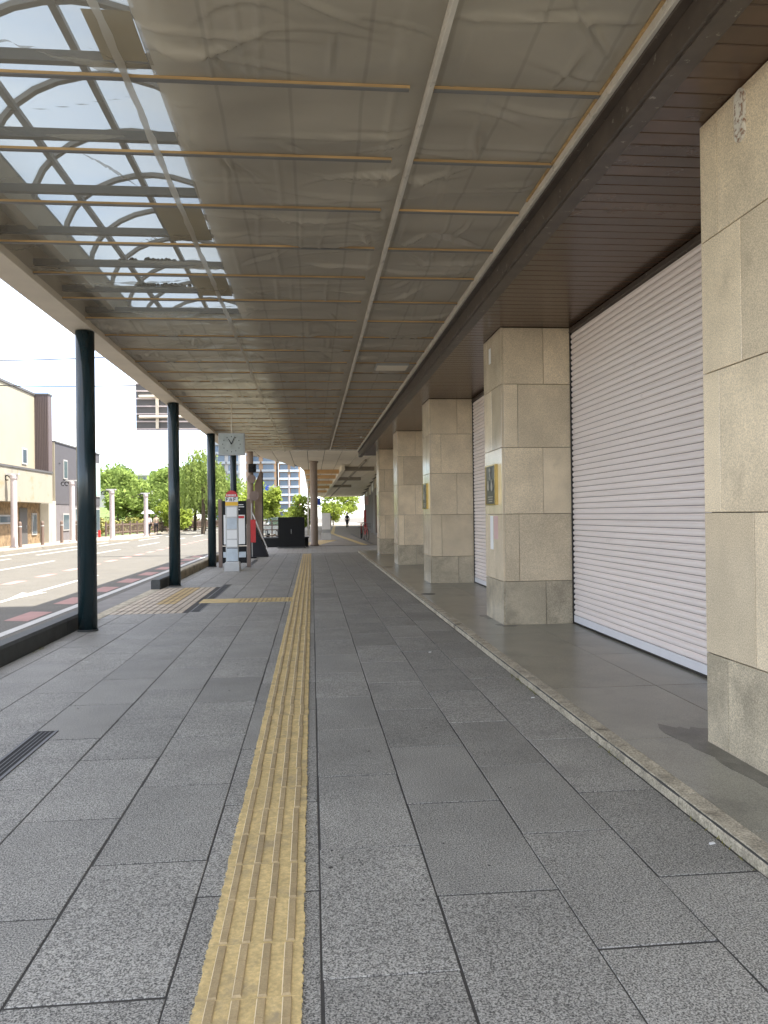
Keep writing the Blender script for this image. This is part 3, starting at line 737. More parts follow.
for k in range(9):
    y = 33.3+k*7.4
    B(3.30, 3.62, y, y+.65, -.01, ZC+.0).build('pilaster', 'far_white' if k else 'pale_wall', nb)
    wn = B(3.54, 3.62, y+.8, y+7.2, .35, 3.2).build('shop_window', 'grey_metal', nb)
    for q in range(4): B(3.525, 3.538, y+.9+q*1.58, y+2.4+q*1.58, .45, 3.1).build('pane', 'shop_glass', wn)
    sg = B(3.36, 3.62, y+.8, y+7.2, 3.3, 3.95).build('shop_sign', ['white_paint','panel_cream','cream_wall'][k%3], nb)
B(3.1, 3.32, 45, 45.25, .4, 2.6).build('banner', 'brown_steel', nb)
B(2.9, 3.3, 72, 72.1, 2.4, 3.2).build('banner', 'pink_notice', nb)
B(3.05, 3.30, 84, 84.15, 0.1, 2.0).build('banner', 'red_paint', nb)

# ---- small things at the corner
def box_thing(name, label, cat, parts, org, group=None):
    t = thing(name, label, cat, org, group)
    for nm, mat, dims in parts: B(*dims).build(nm, mat, t)
    return t
t = thing('utility_cabinet', 'black metal utility cabinet on the corner before the round column', 'cabinet', (-.93, 35.2, 0))
MB().slab(-1.52, -.34, 34.85, 35.55, .06, 1.40, .03).build('body', 'black_paint', t); B(-1.56, -.30, 34.80, 35.60, 0, .06).build('plinth', 'drain_steel', t)
for x in (-1.48, -.92): B(x, x+.53, 34.838, 34.849, .15, 1.30).build('door', 'black_paint', t)
B(-.95, -.93, 34.82, 34.837, .65, .85).build('handle', 'grey_metal', t)
t = thing('low_planter_wall', 'low black kerb wall running behind the utility cabinet', 'wall', (-1.5, 36, 0))
B(-2.3, -.18, 36.2, 36.55, 0, .42).build('wall', 'black_paint', t); B(-2.33, -.15, 36.17, 36.58, .42, .47).build('coping', 'drain_steel', t)
t = thing('railing', 'dark horizontal rail guard fence left of the black cabinet', 'railing', (-2.2, 36.9, 0))
for x in (-2.5, -1.9, -1.3): B(x-.03, x+.03, 36.87, 36.93, 0, 1.25).build('post', 'brown_steel', t)
for z in (.5, .78, 1.0, 1.2): B(-2.6, -1.2, 36.94, 36.98, z, z+.05).build('rail', 'brown_steel', t)
# road guide sign seen from behind on its arm
t = thing('road_sign', 'large road guide sign seen from behind, hung on an arm above the road', 'sign', (-2.47, 31.5, 0))
p = MB(); p.lathe([(.20,0),(.20,.03),(.135,.05),(.12,6.6),(.04,6.66)], (-2.47, 31.5, 0), 18); p.build('post', 'brown_post', t, smooth=False)
pn = B(-7.05, -3.6, 31.98, 32.0, 5.0, 6.92).build('panel', 'dark_trim', t)
for z in (5.02, 5.32, 5.63, 5.94, 6.25, 6.56, 6.86): B(-7.04, -3.61, 31.935, 31.978, z, z+.055).build('rib', 'pink_post', pn)
for z in (5.52, 6.35): MB().cyl((-6.9, 31.87, z), (-2.47, 31.55, z), .06, .055, 10).build('arm', 'edge_beam', t)
for x in (-6.2, -4.4): B(x-.06, x+.06, 31.90, 31.934, 5.05, 6.85).build('bracket', 'edge_beam', pn)
def disc(label, x, z, r, y=31.3):
    t = thing('round_sign', label, 'sign', (x, y, z), 'round signs on the brown post')
    MB().cyl((x, y, z), (x, y+.02, z), r, r, 24).build('disc', 'brown_steel', t); B(x-.03, x+.03, y+.021, y+.06, z-r*.7, z+r*.7).build('bracket', 'grey_metal', t)
disc('smaller round sign high on the brown post, below the signal', -2.40, 2.96, .17); disc('larger round sign lower on the brown post', -2.30, 2.28, .20)
t = thing('pedestrian_signal', 'small black pedestrian signal fixed high on the brown post', 'signal', (-2.4, 31.3, 3.4))
MB().slab(-2.52, -2.22, 31.22, 31.42, 3.22, 3.56, .02).build('housing', 'black_paint', t)
for z in (3.31, 3.47): MB().cyl((-2.37, 31.13, z), (-2.37, 31.22, z), .065, .065, 14).build('visor', 'black_paint', t)
t = thing('brown_pylon', 'tall brown pylon with slanted top behind the bus stop', 'pylon', (-2.17, 31.9, 0))
MB().prism([(-2.36,0),(-2.03,0),(-2.03,3.30),(-2.10,3.28),(-2.33,2.75)], 'y', 31.85, 32.15).build('shaft', 'brown_post', t); B(-2.029, -2.0, 31.87, 32.13, .02, 3.25).build('edge_plate', 'black_paint', t)
t = thing('red_banner', 'red narrow banner board hanging beside the bus stop', 'banner', (-2.08, 27, 0))
MB().slab(-2.20, -1.95, 26.98, 27.05, .55, 1.34, .01).build('board', 'red_paint', t); MB().cyl((-2.08, 27.07, 0), (-2.08, 27.07, 1.9), .018, .018, 8).build('pole', 'grey_metal', t)
B(-2.22, -1.93, 26.9, 27.2, 0, .05).build('foot', 'black_paint', t)
t = thing('covered_barrier', 'folded barrier under a dark cover with a white pole leaning on it', 'barrier', (-1.95, 28, 0))
MB().prism([(-2.35,0),(-1.58,0),(-1.64,.18),(-2.02,1.05),(-2.10,1.05)], 'y', 27.75, 28.35).build('cover', 'cloth_dark', t)
MB().cyl((-2.12, 27.70, 1.60), (-1.60, 27.70, .30), .022, .022, 8).build('pole', 'white_paint', t)
# bus stop pole sign
t = thing('bus_stop_sign', 'bus stop sign with red rounded head and white timetable panel on a concrete block', 'bus stop', (-2.13, 20.9, 0))
BY = 20.9
MB().slab(-2.33, -1.94, BY-.17, BY+.17, 0, .24, .02).build('base', 'light_grey', t)
for x in (-2.29, -1.98): MB().cyl((x, BY, .22), (x, BY, 2.0), .016, .016, 10).build('post', 'grey_metal', t)
hd = MB(); n = 16; poly = [(-2.30,1.98),(-1.97,1.98)]+[(-2.135+.165*math.cos(math.pi*i/n), 1.98+.17*math.sin(math.pi*i/n)) for i in range(1,n)]
hd = hd.prism(poly, 'y', BY-.05, BY-.02).build('head', 'red_paint', t)
for k in range(7): B(-2.27+k*.037, -2.247+k*.037, BY-.054, BY-.0505, 2.0, 2.045).build('lettering', 'white_paint', hd)
bn = B(-2.30, -1.97, BY-.05, BY-.02, 1.845, 1.979).build('name_band', 'white_paint', t)
def glyph(x, strokes):
    m = MB()
    for a in strokes: m.box(x+a[0], x+a[1], BY-.054, BY-.0505, 1.85+a[2], 1.85+a[3])
    m.build('character', 'black_paint', bn)
Fg = [(0,.016,.01,.115),(.0165,.07,.095,.115),(.0165,.055,.055,.072)]
glyph(-2.285, Fg); glyph(-2.185, [(0,.016,.01,.08),(.045,.061,.01,.08),(.0165,.0445,.085,.105),(.0165,.0445,.045,.058)]); glyph(-2.085, Fg)
B(-2.30, -1.97, BY-.05, BY-.02, 1.745, 1.844).build('yellow_band', 'sign_yellow', t)
pn = B(-2.285, -1.985, BY-.04, BY-.02, .62, 1.744).build('timetable', 'light_grey', t)
for z0, z1 in ((1.45, 1.70), (1.12, 1.41), (.86, 1.09), (.65, .83)): B(-2.265, -2.005, BY-.044, BY-.0405, z0, z1).build('sheet', 'paper_blue' if z0 in (1.12,) else 'paper', pn)
B(-2.30, -1.97, BY-.03, BY-.01, 1.43, 1.445).build('cross_bar', 'drain_steel', t)
B(-2.285, -1.985, BY-.04, BY-.02, .26, .60).build('lower_panel', 'paper_blue', t)
# timetable stand behind it
TY = 22.4
t = thing('timetable_stand', 'timetable board in brown posts standing behind the bus stop sign', 'notice board', (-2.2, TY, 0))
for x in (-2.62, -1.82): B(x-.05, x+.05, TY-.05, TY+.05, 0, 1.95).build('post', 'brown_steel', t)
pn = B(-2.56, -1.88, TY-.03, TY+.03, .62, 1.90).build('board', 'black_paint', t)
B(-2.52, -1.92, TY-.042, TY-.0305, .66, 1.50).build('poster', 'paper', pn); B(-2.16, -1.94, TY-.047, TY-.0425, 1.40, 1.47).build('strip', 'red_paint', pn)
for z, w_ in ((1.78, .16), (1.72, .18), (1.64, .06)): B(-2.12, -2.12+w_, TY-.036, TY-.0305, z, z+.02).build('lettering', 'paper', pn)
pn2 = B(-2.56, -1.88, TY-.03, TY+.03, .12, .60).build('lower_board', 'black_paint', t); B(-2.54, -1.9, TY-.042, TY-.0305, .28, .44).build('strip', 'paper_blue', pn2)
# hanging clock
t = thing('hanging_clock', 'square grey clock hung on a rod under the canopy above the bus stop', 'clock', (-1.72, 17, 3.0))
MB().slab(-2.0, -1.44, -3.26, -2.79, 0, .16, .02)
bx = MB(); bx.box(-2.0, -1.44, 16.92, 17.08, 2.79, 3.26); bx.build('case', 'grey_metal', t)
fc = B(-1.975, -1.465, 16.912, 16.9195, 2.815, 3.235).build('face', 'clock_face', t)
MB().cyl((-1.72, 17, 3.255), (-1.72, 17, 3.955), .014, .014, 8).build('rod', 'lamp_cream', t)
def hand(ang, ln, w_):
    m = MB(); c, s_ = math.sin(ang), math.cos(ang); x0, z0 = -1.72, 3.02
    m.prism([(x0-s_*w_, z0+c*w_), (x0+s_*w_, z0-c*w_), (x0+c*ln+s_*w_*.5, z0+s_*ln-c*w_*.5), (x0+c*ln-s_*w_*.5, z0+s_*ln+c*w_*.5)], 'y', 16.900, 16.9115); m.build('hand', 'black_paint', fc)
hand(R(-28), .13, .012); hand(R(24), .18, .009)
for k in range(12):
    a = R(30*k); x, z = -1.72+.185*math.sin(a), 3.02+.165*math.cos(a); B(x-.007, x+.007, 16.908, 16.9115, z-.012, z+.012).build('hour_mark', 'black_paint', fc)
# information kiosk, blue sign, lamp post
t = thing('information_board', 'white information board on a grey base beyond the round column', 'board', (.84, 46, 0))
B(.58, 1.08, 45.9, 46.1, .62, 1.60).build('panel', 'white_paint', t); B(.55, 1.11, 45.85, 46.15, 0, .42).build('base', 'light_grey', t); B(.60, 1.06, 45.93, 46.07, .42, .62).build('neck', 'grey_metal', t)
o = B(.26, .44, 39.9, 39.94, 2.0, 2.35).build('blue_sign', 'blue_sign', None); tag(o, 'small blue sign beside the round column', 'sign')
o.location.z = 0
t = thing('street_lamp', 'curved white street lamp behind the round column', 'lamp', (-.28, 58, 0))
MB().cyl((-.28, 58, -.1), (-.28, 58, 4.6), .06, .05, 10).tube([(-.28,58,4.6),(-.36,58,4.95),(-.62,58,5.2),(-1.0,58,5.3)], .045, 8).build('post', 'lamp_cream', t)
MB().slab(-1.5, -1.0, 57.9, 58.1, 5.24, 5.34, .02).build('head', 'grey_metal', t)
t = thing('mast_pole', 'slim white utility mast with a crossbar far up the road', 'pole', (-3.2, 110, 0))
MB().cyl((-3.2,110,-.1), (-3.2,110,7.3), .12, .09, 10).build('mast', 'pink_post', t); B(-4.4, -2.6, 109.9, 110.02, 5.6, 5.72).build('crossbar', 'pink_post', t)
B(-7.0, -6.0, 109.95, 110.05, 4.9, 5.8).build('flag_panel', 'blue_sign', t); B(-6.2, -4.2, 109.9, 109.94, 5.62, 5.68).build('arm', 'pink_post', t)

# ================================================================== ACROSS THE ROAD
fp = MB(); fp.prism([(-30,-60),(-14.1,-60),(-14.1,50),(-12.2,54),(-12.2,60.5),(-14.1,62),(-14.1,200),(-30,200)], 'z', -.5, 0.0); fp = struct('far_pavement', fp, 'far_paving')
U, BN = -16.5, -15.7
cb = thing('cream_building', 'cream two-storey building with stained projecting band and stone ground floor across the road', 'building', (-20, 42, 0))
B(-30, U, 20, 48.6, 4.2, 8.86).build('upper_wall', 'cream_wall', cb)
B(-30, U+.06, 19.95, 47.86, 8.862, 9.0).build('roof_edge', 'dark_trim', cb)
B(-30, BN, 20, 48.5, 2.40, 4.18).build('band', 'cream_band', cb); B(-30, BN+.04, 19.95, 48.54, 4.182, 4.30).build('band_coping', 'dark_trim', cb)
gf = B(-30, U, 20, 48.6, -.1, 2.398).build('ground_floor', 'stone_brick', cb)
B(U+.002, U+.5, 48.7, 49.1, 0, 2.39).build('end_wall', 'pale_wall', cb)
B(U-.3, U+.06, 48.72, 51.4, 0, 2.6).build('side_wall', 'pale_wall', cb)
cg = B(U+.001, BN, 47.9, 48.55, 4.31, 8.9).build('corrugated_bay', 'corrugated_brown', cb)
for k in range(8): B(U+.03+k*.1, U+.08+k*.1, 47.86, 47.899, 4.32, 8.88).build('corrugation', 'corrugated_brown', cg)
B(U+.02, BN+.03, 47.85, 48.6, 8.902, 9.0).build('cap', 'dark_trim', cg)
def window(par, y0, y1, z0, z1, x=U, fm='far_white', gm='window_glass'):
    f = B(x, x+.05, y0, y1, z0, z1).build('window', fm, par); B(x+.051, x+.06, y0+.09, y1-.09, z0+.09, z1-.09).build('pane', gm, f); return f
window(cb, 45.75, 46.5, 4.62, 5.55, fm='light_grey'); window(cb, 42.4, 44.0, 1.2, 1.7); window(cb, 47.2, 48.0, .5, 1.8); window(cb, 36, 38, 1.1, 1.8)
dr = B(U, U+.03, 45.3, 46.5, 0, 2.1).build('door', 'dark_trim', cb); B(U+.031, U+.05, 46.3, 46.36, .9, 1.1).build('handle', 'grey_metal', dr)
gb = thing('grey_building', 'dark grey clad building with a narrow tall window and teal glass end, across the road', 'building', (-20, 56, 0))
B(-30, U, 51.5, 62, 2.42, 6.40).build('upper_wall', 'grey_wall', gb); B(-30, U-.03, 51.5, 62, -.1, 2.418).build('lower_wall', 'grey_block', gb); B(-30, U+.05, 51.46, 62.05, 6.402, 6.5).build('roof_edge', 'dark_trim', gb)
B(-24, U-.002, 51.44, 51.499, 0, 6.39).build('side_facing', 'cream_wall', gb)
window(gb, 53.1, 53.95, 4.1, 5.4); window(gb, 53.0, 54.3, .65, 1.8, x=U-.03); window(gb, 55.6, 56.6, .3, 2.2, x=U-.03)
tg = B(U+.001, U+.06, 60.7, 61.95, 3.1, 5.7).build('glass_end', 'far_white', gb); B(U+.061, U+.07, 60.78, 61.87, 3.18, 5.62).build('pane', 'teal_glass', tg)
window(gb, 60.7, 61.9, .3, 2.2, x=U-.03)
B(-16.1, -15.95, 59.9, 60.1, 0, .55).build('red_box', 'red_paint', gb)
# posts along the far pavement
def lamp_post(x, y, h, label):
    t = thing('concrete_post', label, 'post', (x, y, 0), 'pale concrete posts across the road')
    MB().lathe([(.22,0),(.22,.05),(.165,.08),(.155,h-.25),(.19,h-.2),(.19,h-.02),(.08,h)], (x, y, 0), 16).build('shaft', 'pink_post', t)
    B(x-.36, x+.28, y-.1, y+.1, h, h+.08).build('cap', 'light_grey', t)
    m = MB()
    for k in (0, .22): m.tube([(x-.3-k+.12*math.cos(a), y-.05, h-.16+.12*math.sin(a)) for a in np.linspace(0, 5.2, 9)], .03, 6)
    m.build('scroll', 'black_paint', t)
lamp_post(-15.3, 41.3, 3.75, 'pale concrete post before the cream building'); lamp_post(-15.0, 50.0, 3.8, 'pale concrete post before the grey building')
lamp_post(-13.2, 52.5, 3.3, 'pale concrete post at the near end of the park fence'); lamp_post(-12.45, 59.4, 3.25, 'pale concrete post beside the person with the parasol')
for i, (x, y) in enumerate(((-14.9, 41.0), (-14.9, 44.3), (-14.9, 47.6), (-14.9, 50.6), (-14.7, 52.6))):
    t = thing('bollard', ['brown bollard beside the post of the cream building','brown bollard before the stone ground floor','brown bollard before the pale side wall','brown bollard before the grey block wall','last brown bollard in front of the grey building'][i], 'bollard', (x, y, 0), 'brown bollards across the road')
    MB().lathe([(.13,0),(.09,.03),(.085,1.25),(.05,1.33)], (x, y, 0), 12).build('shaft', 'fence_brown', t); MB().lathe([(.095,0),(.095,.05)], (x, y, 1.05), 12).build('ring', 'light_grey', t)
fn = thing('park_fence', 'brown slatted park fence along the far pavement', 'fence', (-16, 75, 0))
def fpt(u): return Vector((-16.2+4.4*u, 62.5+62*u, 0))
pk = MB().box(-.07, .07, -.07, .07, 0, 1.15).mesh('post', 'fence_brown'); pl = MB().box(-.045, .045, -.02, .02, .12, 1.0).mesh('picket', 'fence_brown')
o_ = Vector(fn['_org'])
for k in range(30): inst('post', pk, fn, fpt(k/30)-o_)
for k in range(150): inst('picket', pl, fn, fpt((k+.5)/150)-o_)
for z in (.25, .85):
    a, b = fpt(0), fpt(1); m = MB(); d = Vector((.03, 0, 0)); m.add([a-d+Vector((0,0,z)), a+d+Vector((0,0,z)), b+d+Vector((0,0,z)), b-d+Vector((0,0,z)), a-d+Vector((0,0,z+.09)), a+d+Vector((0,0,z+.09)), b+d+Vector((0,0,z+.09)), b-d+Vector((0,0,z+.09))], [(0,3,2,1),(4,5,6,7),(0,1,5,4),(1,2,6,5),(2,3,7,6),(3,0,4,7)]); m.build('rail', 'fence_brown', fn)
bank = MB(); v = []; f = []; nx, ny = 30, 40
for j in range(ny+1):
    for i in range(nx+1):
        u_, q = i/nx, j/ny; x = -16.6-u_*60+3.8*q; y = 62.6+q*75; z = 3.2*min(1, u_*4)**1.3*(.7+.5*mnoise.noise((x*.09, y*.09, 2)))-.02; v.append((x, y, max(z, -.02)+.01))
for j in range(ny):
    for i in range(nx): a = j*(nx+1)+i; f.append((a, a+nx+1, a+nx+2, a+1))
bank.add(v, f); struct('park_bank', bank, 'grass')

# ---- trees
def leaves(mb, pts, size, rs, droop=0.):
    for p in pts:
        s_ = size*rs.uniform(.6, 1.35); a = Vector((rs.gauss(0,1), rs.gauss(0,1), rs.gauss(0,1)*.7-droop)).normalized(); b = a.orthogonal().normalized()
        b = (b*math.cos(rs.uniform(0,6.28))+a.cross(b)*math.sin(rs.uniform(0,6.28))).normalized(); p = Vector(p)
        mb.add([p-a*s_, p+b*s_*.5, p+a*s_, p-b*s_*.5], [(0,1,2,3)])
def tree(name, label, loc, h, rad, mat, seed, n=2600, leaf=.2, trunk=.16, low=.14, group='trees beyond the road'):
    rs = random.Random(seed); t = thing(name, label, 'tree', loc, group, local=True)
    tk = MB(); top = h*.72; tk.cyl((0,0,-.1), (0,0,h*low), trunk, trunk*.75, 8).cyl((0,0,h*low), (rs.uniform(-.2,.2),0,top), trunk*.75, trunk*.25, 7)
    blobs = []
    for k in range(11):
        a = rs.uniform(0, 6.28); q = rs.uniform(.25, .8); z = h*rs.uniform(low+.08, .86); wz = 1-.55*abs((z/h-.6)/.4); c = Vector((math.cos(a)*rad*q*wz, math.sin(a)*rad*q*wz, z)); r_ = rad*rs.uniform(.30, .5)
        blobs.append((c, r_)); tk.cyl((0,0,min(z-.3, top)*.85), c, trunk*.35, trunk*.1, 5)
    blobs.append((Vector((0,0,h*.88)), rad*.36))
    tk.build('trunk', 'bark', t)
    pts = []
    while len(pts) < n:
        c, r_ = rs.choice(blobs); d = Vector((rs.gauss(0,1), rs.gauss(0,1), rs.gauss(0,1)*.75)).normalized()*r_*(rs.random()**.4); p = c+d
        if mnoise.noise(p*1.6/max(.6, rad*.35)+Vector((seed,0,0))) > -.22: pts.append(p)
    cr_ = MB(); leaves(cr_, pts, leaf, rs); cr_.build('crown', mat, t)
    return t
def willow(loc, h, rad, seed, label, mat='willow_leaf'):
    rs = random.Random(seed); t = thing('willow_tree', label, 'tree', loc, 'trees beyond the road', local=True)
    tk = MB().cyl((0,0,-.1), (.1,0,h*.5), .2, .15, 9); cr_ = MB()
    for k in range(9):
        a = rs.uniform(0,6.28); tk.cyl((.1,0,h*.45), (math.cos(a)*rad*.6, math.sin(a)*rad*.6, h*rs.uniform(.72,.95)), .09, .03, 6)
    tk.build('trunk', 'bark', t)
    for k in range(230):
        a = rs.uniform(0,6.28); q = rad*math.sqrt(rs.random()); z0 = h*(1-.30*(q/rad)**2)*rs.uniform(.86,1.0); ln = h*rs.uniform(.15,.52); x, y = q*math.cos(a), q*math.sin(a); pts = []
        m = int(ln/.13)
        for i in range(m): pts.append((x+.25*math.cos(a)*i/m+rs.gauss(0,.05), y+.25*math.sin(a)*i/m+rs.gauss(0,.05), z0-ln*i/m))
        leaves(cr_, pts, .15, rs, 1.6)
    cr_.build('crown', mat, t); return t
willow((-10.0, 72, 0), 8.0, 2.2, 3, 'tall pale green willow tree between the dark posts'); willow((-13.4, 90, 0), 6.2, 2.3, 5, 'smaller willow tree farther along behind the tall willow')
for i, a in enumerate(((-21.8, 74, 6.4, 2.6, 'dark_leaf', 'conifer like dark tree at the left end of the park by the grey building'), (-18.2, 78, 6.0, 3.0, 'park_leaf', 'round green tree on the bank right of the dark tree'),
        (-15.6, 86, 6.6, 3.6, 'park_leaf', 'large spreading tree in the middle of the park'), (-13.6, 79, 3.6, 1.9, 'bright_leaf', 'low bright green shrub tree behind the parasol'), (-22.5, 92, 7.4, 3.8, 'dark_leaf', 'tall dark tree behind the bank below the white building'),
        (-18.5, 100, 7.0, 4.0, 'park_leaf', 'broad tree in the back row of the park'), (-10.5, 104, 6.0, 3.4, 'park_leaf', 'tree behind the willow, low over the road'), (-7.6, 96, 4.6, 2.6, 'bright_leaf', 'pale green tree right of the willow beside the clock post'),
        (-12.5, 120, 7.5, 4.5, 'dark_leaf', 'farthest dark tree at the end of the park'), (-26, 84, 7.2, 3.6, 'park_leaf', 'tall green tree just right of the grey building roof'), (-20.5, 84, 6.8, 3.2, 'park_leaf', 'leafy tree between the dark tree and the white building'), (-16.8, 92, 7.4, 3.4, 'dark_leaf', 'dark tree rising behind the spreading park tree'), (-12.0, 88, 8.0, 3.0, 'willow_leaf', 'tall pale tree directly behind the willow'))):
    tree('park_tree', a[5], (a[0], a[1], .0), a[2], a[3], a[4], 20+i, n=2800, leaf=.22)
for i, (x, y, h, r_) in enumerate(((-3.0, 62, 3.9, 1.7), (-1.2, 70, 3.4, 1.6), (-6.0, 88, 5.6, 2.4))):
    tree('street_tree', ['bright green street tree left of the utility cabinet', 'bright green street tree above the utility cabinet', 'taller bright street tree behind the brown pylon'][i], (x, y, -.1), h, r_, 'bright_leaf', 60+i, n=2600, leaf=.16, trunk=.1)
for i, (x, y, h, r_) in enumerate(((3.1, 96, 4.6, 2.0), (5.6, 104, 4.8, 2.2))):
    tree('arcade_tree', ['bright yellow green tree at the left of the arcade end', 'bright yellow green tree at the right of the arcade end'][i], (x, y+18, 0), h*1.1, r_*1.2, 'bright_leaf', 80+i, n=2600, leaf=.2, trunk=.1)
for i in range(9):
    rs = random.Random(i); x, y = -17.8+.055*i*6+rs.uniform(-.4,.4), 64+i*5.2; t = thing('clipped_shrub', ['nearest','second','third','fourth','fifth','sixth','seventh','eighth','farthest'][i]+' clipped yellow green shrub behind the park fence, counted from the grey building', 'shrub', (x, y, .1), 'clipped shrubs behind the park fence', local=True)
    m = MB(); pts = []
    for k in range(420):
        d = Vector((rs.gauss(0,1), rs.gauss(0,1), abs(rs.gauss(0,1)))).normalized(); q = rs.random()**.25; pts.append((d.x*1.7*q, d.y*1.9*q, d.z*1.35*q+.1))
    leaves(m, pts, .17, rs); m.build('foliage', 'leaf_d', t); MB().cyl((0,0,-.2), (0,0,.9), .06, .04, 6).build('stem', 'bark', t)
# ---- far buildings
fb = thing('white_hall', 'long white building with a row of windows on the hill behind the park trees', 'building', (-32, 130, 0))
B(-44, -27, 130, 145, -.5, 8.4).build('wall', 'far_white', fb); B(-44.5, -26.5, 129.6, 145.4, 8.402, 8.8).build('roof', 'light_grey', fb)
for k in range(8): window_ = B(-34.6+k*.95, -33.9+k*.95, 129.93, 129.999, 6.4, 8.1).build('window', 'window_glass', fb)
def tower(name, label, x0, x1, y, h, mats, bays, fl=3.1):
    t = thing(name, label, 'building', ((x0+x1)/2, y, 0), 'apartment towers far up the road'); B(x0, x1, y, y+18, -.5, h).build('wall', mats[0], t)
    nfl = int(h/fl); ww = (x1-x0)/bays
    for b in range(bays):
        for k in range(nfl):
            xx = x0+b*ww; B(xx+ww*.14, xx+ww*.86, y-.15, y-.01, k*fl+.9, k*fl+fl-.25).build('window', mats[1], t)
    for b in range(bays):
        xx = x0+b*ww
        for k in range(nfl): B(xx+ww*.06, xx+ww*.94, y-1.3, y-.16, k*fl, k*fl+.85).build('balcony', mats[2], t)
    B(x0-.4, x1+.4, y-.3, y+18.3, h, h+.8).build('roof', mats[0], t); return t
tower('apartment_tower', 'white apartment tower with many balconies behind the bus stop', -32.0, -23.2, 255, 32, ('far_white', 'tower_glass', 'balcony_white'), 2)
tower('apartment_tower', 'tan apartment tower with blue balconies, left half of the pair', -25.2, -13.6, 300, 42, ('tower_tan', 'tower_glass', 'balcony_white'), 2)
tower('apartment_tower', 'tan apartment tower with blue balconies, right half of the pair', -12.8, -4.6, 302, 40, ('tower_tan', 'tower_glass', 'paper_blue'), 2)
# ---- overhead cables
for i, (p0, p1, lab) in enumerate((((-26, 44, 10.3), (-4.5, 40, 10.0), 'thin overhead cable high across the sky'), ((-26, 44, 9.3), (-4.5, 40, 8.3), 'second overhead cable lower across the sky'), ((-24, 38, 5.3), (-16.45, 52.4, 5.1), 'cable running in front of the cream building wall'))):
    pts = [Vector(p0).lerp(Vector(p1), k/16)+Vector((0,0,-.35*math.sin(math.pi*k/16))) for k in range(17)]
    o = MB().tube(pts, .028, 5).build('overhead_cable', 'cable', None); tag(o, lab, 'cable')

# ================================================================== PEOPLE, BICYCLE, CARS
def person(name, label, loc, rz, pose, mats, group=None, h=1.65, carry=None):
    t = thing(name, label, 'person', loc, group, rz=rz, local=True); k = h/1.65
    J = dict(pel=(0,0,.92), ch=(0,-.01,1.22), nk=(0,0,1.40), hd0=(0,-.01,1.47), hd=(0,-.03,1.56), ht=(0,-.015,1.63))
    st = pose.get('stride', .22)
    for s_, sg in (('l', -1), ('r', 1)):
        fwd = st*sg
        J[s_+'hip'] = (sg*.09, 0, .88); J[s_+'kn'] = (sg*.095, -fwd*.5-.02, .48); J[s_+'an'] = (sg*.095, -fwd, .08+(.05 if fwd < 0 else 0)); J[s_+'toe'] = (sg*.10, -fwd-.15, .03)
        J[s_+'sh'] = (sg*.175, 0, 1.36); ra = pose.get(s_+'arm')
        if ra: J[s_+'el'], J[s_+'ha'] = ra
        else: J[s_+'el'] = (sg*.22, .05+fwd*.4, 1.09); J[s_+'ha'] = (sg*.21, -.05+fwd*.8, .86)
    E_ = [('pel','ch'),('ch','nk'),('nk','hd0'),('hd0','hd'),('hd','ht')]
    for s_ in 'lr': E_ += [('pel',s_+'hip'),(s_+'hip',s_+'kn'),(s_+'kn',s_+'an'),(s_+'an',s_+'toe'),('ch' if 0 else 'nk',s_+'sh'),(s_+'sh',s_+'el'),(s_+'el',s_+'ha')]
    RAD = dict(pel=.145, ch=.15, nk=.07, hd0=.07, hd=.105, ht=.07, hip=.10, kn=.062, an=.045, toe=.035, sh=.065, el=.045, ha=.035)
    def skin(nm, keys, mat, infl=0.):
        ks = [q for q in J if q in keys]; me = bpy.data.meshes.new(nm); ix = {q: i for i, q in enumerate(ks)}
        me.from_pydata([Vector(J[q])*k for q in ks], [(ix[a], ix[b]) for a, b in E_ if a in ix and b in ix], []); o = bpy.data.objects.new(nm, me); COL.objects.link(o); o.parent = t
        md = o.modifiers.new('skin', 'SKIN'); md.use_smooth_shade = True; o.modifiers.new('sub', 'SUBSURF').levels = 1; o.modifiers['sub'].render_levels = 1
        for i, q in enumerate(ks):
            r_ = RAD.get(q, RAD.get(q[1:], .05))*k+infl; me.skin_vertices[0].data[i].radius = (r_, r_)
        me.skin_vertices[0].data[0].use_root = True; me.materials.append(MATS[mat]); return o
    skin('body', set(J), 'skin')
    skin('trousers', {'pel','lhip','rhip','lkn','rkn','lan','ran'}, mats[1], .014); skin('shirt', {'pel','ch','nk','lsh','rsh','lel','rel'}, mats[0], .016)
    MB().lathe([(.03,-.02),(.098,-.015),(.118,.05),(.10,.11),(.04,.145)], (0, .012, 1.565*k), 14).build('hair', 'hair', t, off=(0,0,0), smooth=True)
    for sg in (-1, 1): MB().lathe([(.012,-.012),(.016,0),(.012,.012)], (sg*.035, -.128, 1.575*k), 8).build('eye', 'hair', t, off=(0,0,0))
    for sg in (-1, 1):
        q = J['l' if 0 else ('l' if sg < 0 else 'r')+'ha']; m = MB()
        for j in range(5): m.cyl((q[0]*k+(j-2)*.016, q[1]*k, q[2]*k-.02), (q[0]*k+(j-2)*.02, q[1]*k-.02, q[2]*k-.10+.012*abs(j-1.6)), .010, .007, 6)
        m.build('fingers', 'skin', t, off=(0,0,0))
    return t
person('person', 'person in white top and dark trousers walking under a white parasol', (-12.9, 62.6, 0), R(160), dict(stride=.2, rarm=((.24,-.12,1.16),(.14,-.28,1.30))), ('cloth_white', 'cloth_dark'), h=1.62)
t = thing('parasol', 'open white parasol carried by the person beside the park fence', 'parasol', (-13.03, 62.85, 1.2), local=True)
MB().cyl((0,0,.0), (0,0,.86), .012, .012, 8).build('shaft', 'grey_metal', t)
